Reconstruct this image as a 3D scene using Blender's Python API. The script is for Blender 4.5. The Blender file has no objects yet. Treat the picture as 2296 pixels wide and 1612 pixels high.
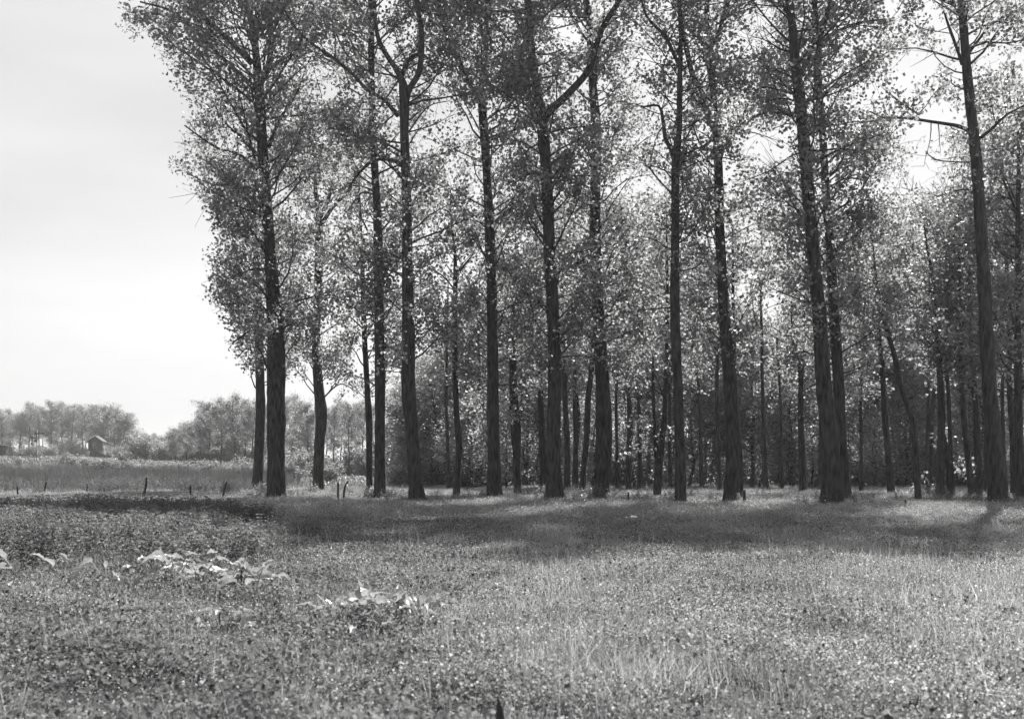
import bpy, math, random
import numpy as np

# ------------------------------------------------------------------ camera, sky, sun, exposure
S = bpy.context.scene
COL = S.collection
F = 2578.0            # focal length in units of a 2296 px wide picture
CX, HY = 1148.0, 1040.0
EYE = 1.6
cam_d = bpy.data.cameras.new('camera')
cam_d.sensor_width = 36.0
cam_d.lens = 36.0 * F / 2296.0
cam_d.shift_y = (HY - 806.0) / 2296.0
cam_d.clip_start = 0.1
cam_d.clip_end = 4000
cam_d.dof.use_dof = True
cam_d.dof.focus_distance = 40.0
cam_d.dof.aperture_fstop = 3.4
cam = bpy.data.objects.new('camera', cam_d)
COL.objects.link(cam)
cam.location = (0, 0, EYE)
cam.rotation_euler = (math.radians(90), 0, 0)
S.camera = cam

SUN_EL = math.radians(48)
SUN_DIR = np.array([0.36, 1.0]); SUN_DIR = SUN_DIR / np.linalg.norm(SUN_DIR)   # towards the sun, seen from above
world = bpy.data.worlds.new('World')
S.world = world
world.use_nodes = True
nt = world.node_tree
nt.nodes.clear()
out = nt.nodes.new('ShaderNodeOutputWorld')
bg = nt.nodes.new('ShaderNodeBackground')
sky = nt.nodes.new('ShaderNodeTexSky')
sky.sky_type = 'NISHITA'
sky.sun_disc = False
sky.sun_elevation = SUN_EL
sky.sun_rotation = math.atan2(SUN_DIR[0], SUN_DIR[1])
sky.air_density = 1.0
sky.dust_density = 2.0
sky.ozone_density = 1.0
bw = nt.nodes.new('ShaderNodeRGBToBW')
tc = nt.nodes.new('ShaderNodeTexCoord')
mp = nt.nodes.new('ShaderNodeMapping')
mp.inputs['Scale'].default_value = (1.0, 1.0, 4.5)
nz = nt.nodes.new('ShaderNodeTexNoise')
nz.inputs['Scale'].default_value = 1.7
nz.inputs['Detail'].default_value = 5
nz.inputs['Roughness'].default_value = 0.5
rmp = nt.nodes.new('ShaderNodeMapRange')
rmp.inputs['From Min'].default_value = 0.32
rmp.inputs['From Max'].default_value = 0.68
rmp.inputs['To Min'].default_value = 1.42
rmp.inputs['To Max'].default_value = 1.8
mx = nt.nodes.new('ShaderNodeMath')
mx.operation = 'MULTIPLY'
L = nt.links.new
L(sky.outputs[0], bw.inputs[0])
L(tc.outputs['Generated'], mp.inputs[0]); L(mp.outputs[0], nz.inputs['Vector'])
L(nz.outputs[0], rmp.inputs['Value'])
pw = nt.nodes.new('ShaderNodeMath'); pw.operation = 'POWER'; pw.inputs[1].default_value = 0.35
L(bw.outputs[0], pw.inputs[0]); L(pw.outputs[0], mx.inputs[0]); L(rmp.outputs[0], mx.inputs[1])
L(mx.outputs[0], bg.inputs['Color'])
bg.inputs['Strength'].default_value = 0.115
L(bg.outputs[0], out.inputs[0])

sun_d = bpy.data.lights.new('sun', 'SUN')
sun_d.energy = 5.0
sun_d.angle = math.radians(0.55)
sun_d.color = (1.0, 0.995, 0.985)
sun = bpy.data.objects.new('sun', sun_d)
COL.objects.link(sun)
sun.rotation_euler = (math.pi / 2 - SUN_EL, 0, -math.atan2(SUN_DIR[0], SUN_DIR[1]))
sun.rotation_euler = (-(math.pi / 2 - SUN_EL), 0, -math.atan2(SUN_DIR[0], SUN_DIR[1]))
sun.rotation_euler[0] = -(math.pi / 2 - SUN_EL)

S.view_settings.view_transform = 'Standard'
S.view_settings.look = 'None'
S.view_settings.gamma = 1.0
S.view_settings.use_curve_mapping = False
S.view_settings.exposure = 1.3
S.render.engine = 'CYCLES'
S.cycles.max_bounces = 7
S.cycles.diffuse_bounces = 3
S.cycles.glossy_bounces = 2
S.cycles.transmission_bounces = 4
S.cycles.transparent_max_bounces = 4
S.cycles.volume_bounces = 0
S.cycles.use_denoising = True
S.cycles.sample_clamp_indirect = 4.0

rng = np.random.default_rng(11)
random.seed(11)

# ------------------------------------------------------------------ helpers
def at(x, y, d):
    """picture position at a given distance -> point in the place"""
    return np.array([(x - CX) / F * d, d, EYE - (y - HY) / F * d])

def tag(o, label=None, cat=None, group=None, kind=None):
    if label: o['label'] = label
    if cat: o['category'] = cat
    if group: o['group'] = group
    if kind: o['kind'] = kind
    return o

def empty(name, loc, label, cat, group=None):
    o = bpy.data.objects.new(name, None)
    o.empty_display_size = 0.2
    COL.objects.link(o)
    o.location = loc
    tag(o, label, cat, group)
    return o

def mesh_np(name, verts, quads=None, tris=None, smooth=False):
    verts = np.asarray(verts, dtype=np.float32)
    me = bpy.data.meshes.new(name)
    nq = 0 if quads is None else len(quads)
    ntr = 0 if tris is None else len(tris)
    me.vertices.add(len(verts))
    me.vertices.foreach_set('co', verts.ravel())
    me.loops.add(nq * 4 + ntr * 3)
    me.polygons.add(nq + ntr)
    idx = []
    if nq: idx.append(np.asarray(quads).ravel())
    if ntr: idx.append(np.asarray(tris).ravel())
    me.loops.foreach_set('vertex_index', np.concatenate(idx).astype(np.int32))
    ls = np.concatenate([np.arange(nq) * 4, nq * 4 + np.arange(ntr) * 3]).astype(np.int32)
    me.polygons.foreach_set('loop_start', ls)
    if smooth:
        me.polygons.foreach_set('use_smooth', np.ones(nq + ntr, dtype=bool))
    me.update(calc_edges=True)
    me.validate()
    return me

def obj(name, me, mat, parent=None, world_origin=None):
    """links a mesh given in world coordinates under its thing"""
    if mat and not me.materials: me.materials.append(mat)
    o = bpy.data.objects.new(name, me)
    COL.objects.link(o)
    if parent is not None:
        o.parent = parent
    return o

class MB:
    """collects boxes / tubes into one mesh"""
    def __init__(s): s.v = []; s.q = []; s.t = []; s.n = 0
    def add(s, v, q=None, t=None):
        v = np.asarray(v, float)
        s.v.append(v)
        if q is not None and len(q): s.q.append(np.asarray(q) + s.n)
        if t is not None and len(t): s.t.append(np.asarray(t) + s.n)
        s.n += len(v)
    def box(s, c, d, rz=0.0):
        x, y, z = np.asarray(d, float) / 2
        v = np.array([[i * x, j * y, k * z] for i in (-1, 1) for j in (-1, 1) for k in (-1, 1)])
        co, si = math.cos(rz), math.sin(rz)
        v = np.stack([v[:, 0] * co - v[:, 1] * si, v[:, 0] * si + v[:, 1] * co, v[:, 2]], 1) + np.asarray(c)
        s.add(v, [[0, 1, 3, 2], [4, 6, 7, 5], [0, 4, 5, 1], [2, 3, 7, 6], [0, 2, 6, 4], [1, 5, 7, 3]])
    def tube(s, P, R, k=6, cap=True, lump=0.0, seed=0.0):
        v, q, t = tube(P, R, k, cap, lump, seed)
        s.add(v, q, t)
    def mesh(s, name, smooth=False):
        v = np.concatenate(s.v)
        q = np.concatenate(s.q) if s.q else None
        t = np.concatenate(s.t) if s.t else None
        return mesh_np(name, v, q, t, smooth)

def tube(P, R, k=6, cap=True, lump=0.0, seed=0.0):
    P = np.asarray(P, float); R = np.asarray(R, float)
    n = len(P)
    T = np.gradient(P, axis=0)
    T /= np.linalg.norm(T, axis=1)[:, None] + 1e-9
    ref = np.array([0.0, 1.0, 0.0]) if abs(T[:, 2]).mean() > 0.5 else np.array([0.0, 0.0, 1.0])
    U = np.cross(T, ref); U /= np.linalg.norm(U, axis=1)[:, None] + 1e-9
    V = np.cross(T, U)
    a = np.linspace(0, 2 * math.pi, k, endpoint=False)
    rr = np.repeat(R[:, None], k, 1)
    if lump:
        h = np.linalg.norm(np.diff(P, axis=0, prepend=P[:1]), axis=1).cumsum()[:, None]
        ph = seed * 7.3
        m = (0.5 * np.sin(3 * a + ph + 0.9 * np.sin(h * 0.8 + ph)) + 0.35 * np.sin(5 * a - 0.7 * h + 2 * ph)
             + 0.55 * np.sin(h * 1.9 + 2 * a + ph) * np.sin(h * 0.77 + ph) + 0.3 * np.sin(h * 5.1 + 3 * a + ph * 3))
        m = m + rng.normal(0, 0.35, m.shape)
        rr = rr * (1 + lump * m)
    v = P[:, None, :] + rr[..., None] * (np.cos(a)[None, :, None] * U[:, None, :] + np.sin(a)[None, :, None] * V[:, None, :])
    v = v.reshape(-1, 3)
    i = np.arange(n - 1)[:, None] * k; j = np.arange(k)[None, :]; j2 = (j + 1) % k
    q = np.stack([i + j, i + j2, i + k + j2, i + k + j], -1).reshape(-1, 4)
    t = []
    if cap:
        v = np.vstack([v, P[:1], P[-1:]])
        c0, c1 = n * k, n * k + 1
        for jj in range(k):
            t.append([c0, (jj + 1) % k, jj]); t.append([c1, (n - 1) * k + jj, (n - 1) * k + (jj + 1) % k])
    return v, q, t

def catmull(P, step):
    P = np.asarray(P, float)
    if len(P) < 3:
        n = max(2, int(np.linalg.norm(P[-1] - P[0]) / step) + 1)
        return np.stack([P[0] + (P[-1] - P[0]) * u for u in np.linspace(0, 1, n)])
    Q = np.vstack([2 * P[0] - P[1], P, 2 * P[-1] - P[-2]])
    outp = []
    for i in range(1, len(Q) - 2):
        n = max(2, int(np.linalg.norm(Q[i + 1][:3] - Q[i][:3]) / step))
        for u in np.linspace(0, 1, n, endpoint=False):
            a, b, c, d = Q[i - 1], Q[i], Q[i + 1], Q[i + 2]
            outp.append(0.5 * ((2 * b) + (c - a) * u + (2 * a - 5 * b + 4 * c - d) * u * u + (3 * b - a - 3 * c + d) * u ** 3))
    outp.append(P[-1])
    return np.array(outp)

def unit(v):
    return v / (np.linalg.norm(v, axis=-1, keepdims=True) + 1e-9)

def leaf_quads(C, size, rs=rng, flat=0.0, aspect=0.85):
    """kite-shaped leaves at the points C"""
    n = len(C)
    ax = unit(rs.normal(size=(n, 3)) * np.array([1, 1, 0.8]) + np.array([0, 0, -0.35]))
    nn = rs.normal(size=(n, 3)); nn[:, 2] += flat * 3
    sd = unit(np.cross(ax, nn)); up = unit(np.cross(sd, ax))
    s = size * rs.uniform(0.65, 1.25, n)[:, None]
    w = s * 0.5 * aspect
    b = C - ax * s * 0.5
    tip = C + ax * s * 0.5
    mid = C - ax * s * 0.08 + up * s * 0.12
    v = np.stack([b, mid + sd * w, tip, mid - sd * w], 1).reshape(-1, 3)
    q = np.arange(4 * n).reshape(n, 4)
    return v, q

def wnoise(P, s):
    x, y, z = P[:, 0] * s, P[:, 1] * s, P[:, 2] * s
    return (np.sin(x * 1.7 + 1.3 * np.sin(y * 1.1 + z)) + np.sin(z * 2.1 + 1.7 * np.sin(x * 0.9 + 2)) + np.sin(y * 1.9 + x * 0.7 + 1.1 * np.sin(z * 1.3))) / 3

def sstep(a, b, x):
    t = np.clip((x - a) / (b - a), 0, 1)
    return t * t * (3 - 2 * t)

def ground(x, y):
    x = np.asarray(x, float); y = np.asarray(y, float)
    h = 0.035 * np.sin(x * 0.6 + 1.1 * np.sin(y * 0.31)) + 0.03 * np.sin(y * 0.8 + x * 0.21)
    h = h + 0.10 * np.exp(-((y - 33 - 0.1 * x) / 4.5) ** 2) * (0.6 + 0.4 * np.sin(x * 0.5 + 1))
    h = h + 1.8 * sstep(-36, -50, x) * sstep(84, 112, y) * (1 - 0.0 * x)
    h = h + 1.0 * sstep(-60, -90, x) * sstep(84, 112, y)
    near = sstep(70, 30, y)
    h = h + near * (0.07 * np.sin(x * 2.3 + 2 * np.sin(y * 1.1)) * np.sin(y * 2.7 + 1.5 * np.sin(x * 0.9)) + 0.03 * np.sin(x * 5.1 + y * 2.0) * np.sin(y * 4.3 - x))
    return h

# ------------------------------------------------------------------ materials (the place is shown in black and white)
def newmat(name):
    m = bpy.data.materials.new(name); m.use_nodes = True
    n = m.node_tree; n.nodes.clear()
    return m, n

def g3(v): return (v, v, v, 1.0)

def leaf_mat(name, lo, hi, trans, rough=0.45, spec=0.5, nscale=0.6, tmul=1.5):
    m, n = newmat(name)
    o = n.nodes.new('ShaderNodeOutputMaterial')
    geo = n.nodes.new('ShaderNodeNewGeometry')
    rp = n.nodes.new('ShaderNodeMapRange')
    rp.inputs['To Min'].default_value = lo; rp.inputs['To Max'].default_value = hi
    n.links.new(geo.outputs['Random Per Island'], rp.inputs['Value'])
    tx = n.nodes.new('ShaderNodeTexNoise'); tx.inputs['Scale'].default_value = nscale; tx.inputs['Detail'].default_value = 3
    n.links.new(geo.outputs['Position'], tx.inputs['Vector'])
    rp2 = n.nodes.new('ShaderNodeMapRange')
    rp2.inputs['From Min'].default_value = 0.3; rp2.inputs['From Max'].default_value = 0.7
    rp2.inputs['To Min'].default_value = 0.7; rp2.inputs['To Max'].default_value = 1.3
    n.links.new(tx.outputs[0], rp2.inputs['Value'])
    mu = n.nodes.new('ShaderNodeMath'); mu.operation = 'MULTIPLY'
    n.links.new(rp.outputs[0], mu.inputs[0]); n.links.new(rp2.outputs[0], mu.inputs[1])
    pb = n.nodes.new('ShaderNodeBsdfPrincipled')
    pb.inputs['Roughness'].default_value = rough
    pb.inputs['Specular IOR Level'].default_value = spec
    n.links.new(mu.outputs[0], pb.inputs['Base Color'])
    tr = n.nodes.new('ShaderNodeBsdfTranslucent')
    m2 = n.nodes.new('ShaderNodeMath'); m2.operation = 'MULTIPLY'; m2.inputs[1].default_value = tmul
    n.links.new(mu.outputs[0], m2.inputs[0]); n.links.new(m2.outputs[0], tr.inputs['Color'])
    ms = n.nodes.new('ShaderNodeMixShader'); ms.inputs[0].default_value = trans
    n.links.new(pb.outputs[0], ms.inputs[1]); n.links.new(tr.outputs[0], ms.inputs[2])
    n.links.new(ms.outputs[0], o.inputs['Surface'])
    return m

def noise_mat(name, lo, hi, scale=(1, 1, 1), nscale=5.0, rough=0.9, bump=0.0, bdist=0.02, detail=6, spec=0.3, obj_co=True):
    m, n = newmat(name)
    o = n.nodes.new('ShaderNodeOutputMaterial')
    tcn = n.nodes.new('ShaderNodeTexCoord')
    mp_ = n.nodes.new('ShaderNodeMapping'); mp_.inputs['Scale'].default_value = scale
    n.links.new(tcn.outputs['Object'], mp_.inputs[0])
    tx = n.nodes.new('ShaderNodeTexNoise'); tx.inputs['Scale'].default_value = nscale; tx.inputs['Detail'].default_value = detail
    n.links.new(mp_.outputs[0], tx.inputs['Vector'])
    rp = n.nodes.new('ShaderNodeMapRange')
    rp.inputs['From Min'].default_value = 0.3; rp.inputs['From Max'].default_value = 0.7
    rp.inputs['To Min'].default_value = lo; rp.inputs['To Max'].default_value = hi
    n.links.new(tx.outputs[0], rp.inputs['Value'])
    pb = n.nodes.new('ShaderNodeBsdfPrincipled')
    pb.inputs['Roughness'].default_value = rough; pb.inputs['Specular IOR Level'].default_value = spec
    n.links.new(rp.outputs[0], pb.inputs['Base Color'])
    if bump:
        bp = n.nodes.new('ShaderNodeBump'); bp.inputs['Strength'].default_value = bump; bp.inputs['Distance'].default_value = bdist
        n.links.new(tx.outputs[0], bp.inputs['Height']); n.links.new(bp.outputs[0], pb.inputs['Normal'])
    n.links.new(pb.outputs[0], o.inputs['Surface'])
    return m

M = {}
M['leaf'] = leaf_mat('poplar leaf', 0.08, 0.24, 0.58, tmul=1.9)
M['leaf_far'] = leaf_mat('woodland leaf', 0.08, 0.21, 0.58, nscale=0.25, tmul=1.9)
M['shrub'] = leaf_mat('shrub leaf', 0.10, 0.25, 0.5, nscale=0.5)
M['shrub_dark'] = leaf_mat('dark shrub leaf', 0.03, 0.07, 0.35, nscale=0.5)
M['grass'] = leaf_mat('meadow grass', 0.06, 0.42, 0.5, rough=0.55, spec=0.2, nscale=0.35)
M['herb'] = leaf_mat('meadow herb leaf', 0.05, 0.42, 0.45, rough=0.65, spec=0.12, nscale=0.5)
M['nettle'] = leaf_mat('nettle leaf', 0.06, 0.17, 0.45, rough=0.55, spec=0.2, nscale=0.6)
M['reed'] = leaf_mat('reed blade', 0.02, 0.15, 0.4, nscale=0.2)
M['rough'] = leaf_mat('rough grass', 0.04, 0.2, 0.4, nscale=0.15)
M['weed'] = leaf_mat('dark weed leaf', 0.03, 0.2, 0.45, rough=0.6, spec=0.15, nscale=0.6)
M['flower'] = leaf_mat('flower head', 0.4, 0.65, 0.4, rough=0.8, spec=0.1)
M['burr'] = leaf_mat('broad leaf top', 0.2, 0.5, 0.35, rough=0.38, spec=0.6, tmul=1.0, nscale=14)
M['bark'] = noise_mat('furrowed bark', 0.006, 0.08, (1, 1, 0.2), 11.0, 0.95, 1.0, 0.10)
M['bark_far'] = noise_mat('distant bark', 0.015, 0.06, (1, 1, 0.3), 6.0, 0.95, 0.6, 0.04)
M['soil'] = noise_mat('meadow soil', 0.025, 0.09, (1, 1, 1), 1.3, 1.0, 0.6, 0.05)
M['post'] = noise_mat('weathered post', 0.02, 0.06, (1, 1, 0.2), 14.0, 0.9, 0.6, 0.02)
M['brick'] = noise_mat('brick wall', 0.05, 0.09, (1, 1, 1), 6.0, 0.9, 0.3, 0.01)
M['pale'] = noise_mat('pale boards', 0.25, 0.38, (1, 1, 1), 6.0, 0.8)
M['roof'] = noise_mat('roof tiles', 0.06, 0.10, (1, 1, 1), 5.0, 0.8)
M['iron'] = noise_mat('painted iron', 0.02, 0.04, (1, 1, 1), 5.0, 0.6)
M['glass'] = noise_mat('window glass', 0.03, 0.05, (1, 1, 1), 2.0, 0.1, spec=0.8)

# ------------------------------------------------------------------ ground
xs = np.concatenate([np.linspace(-900, -120, 30), np.linspace(-110, 110, 260), np.linspace(120, 900, 30)])
ys = np.concatenate([np.linspace(-30, 3, 10), np.linspace(4, 70, 140), np.linspace(71, 180, 110), np.geomspace(185, 1580, 44)])
GX, GY = np.meshgrid(xs, ys)
gv = np.stack([GX, GY, ground(GX, GY)], -1).reshape(-1, 3)
ny, nx = GX.shape
ii = (np.arange(ny - 1)[:, None] * nx + np.arange(nx - 1)[None, :]).reshape(-1)
gq = np.stack([ii, ii + 1, ii + nx + 1, ii + nx], -1)
gr = obj('ground', mesh_np('ground', gv, gq, smooth=True), M['soil'])
tag(gr, kind='structure')

# ------------------------------------------------------------------ trees
GAPS = [  # openings between the crowns where the sky shows: x, y, rx, ry, how open
    (985, 215, 36, 85, .95), (1705, 55, 62, 75, .93), (1737, 335, 62, 60, .93), (1432, 408, 62, 38, .85),
    (2062, 132, 72, 42, .97), (2088, 400, 88, 68, .98), (2025, 425, 55, 50, .9), (1418, 60, 26, 60, .7), (712, 140, 38, 60, .8),
    (1135, 238, 46, 22, .7), (878, 870, 24, 62, .95), (772, 488, 24, 26, .7), (1728, 720, 48, 95, .9),
    (2072, 610, 22, 40, .85), (1000, 590, 26, 50, .55), (1480, 20, 40, 40, .5), (960, 320, 30, 24, .5),
    (1985, 100, 30, 30, .3), (1575, 330, 16, 60, .5), (2240, 120, 50, 30, .4), (660, 860, 26, 26, .8), (1145, 60, 40, 45, .6), (1262, 75, 32, 55, .7), (1225, 60, 40, 60, .4), (1705, 55, 62, 75, .6), (1737, 335, 60, 60, .6), (640, 120, 25, 40, .4), (1420, 150, 30, 40, .5), (1940, 210, 40, 30, .5), (1300, 220, 40, 40, .35),
    (470, 130, 40, 30, .4), (1880, 420, 40, 30, .3), (815, 440, 14, 60, .5),
]
LEFT = np.array([[-400, 330], [-150, 250], [0, 222], [40, 232], [110, 275], [135, 345], [150, 362], [200, 352], [290, 362], [360, 358], [405, 395],
                 [430, 458], [500, 470], [600, 462], [650, 466], [700, 500], [760, 503], [830, 528], [880, 545], [900, 600], [940, 640]])

def keep_clusters(C, rs, left=True, gaps=True):
    px = C[:, 0] / C[:, 1] * F + CX
    py = HY - (C[:, 2] - EYE) / C[:, 1] * F
    p = np.ones(len(C))
    if gaps:
        for gx, gy, rx, ry, k in GAPS:
            d = ((px - gx) / rx) ** 2 + ((py - gy) / ry) ** 2
            p *= 1 - k * np.exp(-d ** 2 * 0.9)
    if left:
        lim = np.interp(py, LEFT[:, 0], LEFT[:, 1]) + 10 * np.sin(py * 0.11) + 7 * np.sin(py * 0.31 + 1)
        p = np.where(px < lim, 0.0, p)
    return rs.random(len(C)) < p

def grow_branch(p0, d0, L, r0, rs, up=0.25, n=6):
    P = [np.array(p0, float)]; d = unit(np.asarray(d0, float))
    for i in range(n - 1):
        d = unit(d + rs.normal(0, 0.16, 3) + np.array([0, 0, up * 0.25 * (1 - 1.6 * i / n)]))
        P.append(P[-1] + d * L / (n - 1))
    return np.array(P), np.linspace(r0, max(0.006, r0 * 0.22), n)

def make_tree(name, label, group, d, trunk, limbs=(), crown=None, seed=0, leaf=0.15, mat='leaf', bark='bark', k=14, spread_limb=1.0):
    """trunk: [(x, y, width)] in picture units at distance d; limbs the same; crown: dict(y0,y1,r0,r1,n,m)"""
    rs = np.random.default_rng(1000 + seed)
    base = at(trunk[0][0], HY + EYE * F / d, d)
    gz = float(ground(base[0], base[1]))
    origin = np.array([base[0], base[1], gz])
    root = empty(name, origin, label, 'tree', group)
    wob = rs.normal(0, 0.05, (len(trunk), 1)).cumsum(0)
    P = np.array([list(at(x, y, d)) + [w * d / F / 2] for x, y, w in trunk])
    P[:, 1] += wob[:, 0]
    P[0, 2] = gz - 0.15
    T = catmull(P, 0.22 if d < 52 else 0.35)
    # root flare
    hgt = T[:, 2] - gz
    T[:, 3] *= 0.91 + 0.27 * np.exp(-np.clip(hgt, 0, 9) / 0.3)
    v, q, t = tube(T[:, :3], T[:, 3], k, True, 0.075, seed)
    obj('trunk', mesh_np('trunk', v - origin, q, t, smooth=True), M[bark], root)
    sources = [(T, 1.0)]
    for li, lb in enumerate(limbs):
        dy = rs.uniform(-1.0, 1.0) * 0.9
        Q = np.array([list(at(x, y, d)) + [w * d / F / 2] for x, y, w in lb])
        # start on the trunk axis
        kk = np.argmin(np.linalg.norm(T[:, [0, 2]] - Q[0, [0, 2]], axis=1))
        Q[:, 1] += T[kk, 1] - d + np.linspace(0, 1, len(Q)) * dy
        Lb = catmull(Q, 0.2)
        v, q, t = tube(Lb[:, :3], Lb[:, 3], 8, True, 0.06, seed + li)
        obj('branch', mesh_np('branch', v - origin, q, t, smooth=True), M[bark], root)
        sources.append((Lb, 1.0))
    if not crown: return root
    tw = MB(); C = []
    def leafy(Pb, Rb, L, dens):
        n = len(Pb)
        ns = max(3, int(L * 2.3))
        for s_ in range(ns):
            u = rs.uniform(0.35, 1.0) * (n - 1); i = min(int(u), n - 2); f = u - i
            p = Pb[i] * (1 - f) + Pb[i + 1] * f
            dd = unit(Pb[i + 1] - Pb[i])
            dd = unit(dd * 0.7 + rs.normal(0, 0.55, 3))
            l2 = L * rs.uniform(0.22, 0.42)
            P2, R2 = grow_branch(p, dd, l2, max(0.008, Rb[i] * 0.5), rs, 0.1, 4)
            tw.tube(P2, R2, 3, False)
            m = max(2, int(l2 / 0.16 * dens))
            for uu in rs.uniform(0.15, 1.05, m):
                j = min(int(uu * 3), 2); f2 = uu * 3 - j
                C.append(P2[j] * (1 - f2) + P2[j + 1] * f2 + rs.normal(0, 0.13, 3))
        m = int(L / 0.22 * dens)
        for uu in rs.uniform(0.45, 1.0, m):
            u = uu * (n - 1); i = min(int(u), n - 2); f = u - i
            C.append(Pb[i] * (1 - f) + Pb[i + 1] * f + rs.normal(0, 0.15, 3))
    ztop = at(0, crown['y1'], d)[2]; zbot = at(0, crown['y0'], d)[2]
    dens = crown.get('dens', 1.0) * 1.1
    for b in range(crown['n']):
        h = (b + rs.random()) / crown['n']
        z = zbot + (ztop - zbot) * h
        kk = np.argmin(abs(T[:, 2] - z))
        a = rs.uniform(0, 2 * math.pi)
        r = (crown['r0'] * (1 - h) + crown['r1'] * h) * rs.uniform(0.6, 1.5)
        if h > 0.85: r *= 1 - (h - 0.85) * 4.5
        r = max(r, 0.6)
        el = rs.uniform(0.1, 0.85)
        dd = np.array([math.cos(a) * math.cos(el), math.sin(a) * math.cos(el), math.sin(el)])
        Pb, Rb = grow_branch(T[kk, :3], dd, r * 1.2, min(T[kk, 3] * 0.3, 0.012 * r + 0.012), rs, 0.25)
        if Pb[-1, 0] / Pb[-1, 1] * F + CX < np.interp(HY - (Pb[-1, 2] - EYE) / Pb[-1, 1] * F, LEFT[:, 0], LEFT[:, 1]) - 8: continue
        tw.tube(Pb, Rb, 4, False)
        leafy(Pb, Rb, r * 1.2, dens)
    for Lb, _ in sources[1:]:
        Ll = np.linalg.norm(Lb[-1, :3] - Lb[0, :3])
        for b in range(int(Ll * 2.0 * crown.get('ld', 1.0))):
            i = rs.integers(int(len(Lb) * 0.25), len(Lb) - 1)
            dd = unit(Lb[i + 1, :3] - Lb[i, :3]) * 0.5 + rs.normal(0, 0.6, 3)
            l = rs.uniform(0.8, 2.0) * spread_limb
            Pb, Rb = grow_branch(Lb[i, :3], dd, l, min(Lb[i, 3] * 0.4, 0.03), rs, 0.2)
            if Pb[-1, 0] / Pb[-1, 1] * F + CX < np.interp(HY - (Pb[-1, 2] - EYE) / Pb[-1, 1] * F, LEFT[:, 0], LEFT[:, 1]) - 4: continue
            tw.tube(Pb, Rb, 4, False)
            leafy(Pb, Rb, l, dens)
    obj('twigs', (lambda me: me)(tw_mesh(tw, origin)), M[bark], root)['kind'] = 'stuff'
    C = np.array(C)
    C = C[keep_clusters(C, rs)]
    # the wood of the stem and limbs stays mostly bare close to the bark
    for src, rad in [(T, 0.75)] + [(l_, 0.5) for l_, _ in sources[1:]]:
        S_ = src[::3]
        dd = np.sqrt(((C[:, None, :] - S_[None, :, :3]) ** 2).sum(-1)).min(1)
        C = C[(dd > rad) | (rs.random(len(C)) < 0.3)]
    # crowns thin out upwards; the unseen part above stays full to deepen the shade
    C = C[rs.random(len(C)) < np.interp(C[:, 2], [7, 13, 19, 22], [1.0, 0.74, 0.72, 1.0])]
    nz_ = wnoise(C, 1.1)
    C = C[rs.random(len(C)) < np.clip(0.8 + 0.75 * nz_, 0.12, 1)]
    m = crown.get('m', 6)
    LC = np.repeat(C, m, 0) + rs.normal(0, 0.17, (len(C) * m, 3))
    v, q = leaf_quads(LC, leaf, rs)
    obj('crown', mesh_np('crown', v - origin, q), M[mat], root)['kind'] = 'stuff'
    global NLEAF
    NLEAF += len(LC)
    return root

def tw_mesh(tw, origin):
    me_v = np.concatenate(tw.v) - origin
    return mesh_np('twigs', me_v, np.concatenate(tw.q), None)
NLEAF = 0

FR = 'tall poplars in the front row'
SR = 'thinner poplars in the second row'
def D(yb): return EYE * F / (yb - HY)

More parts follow.
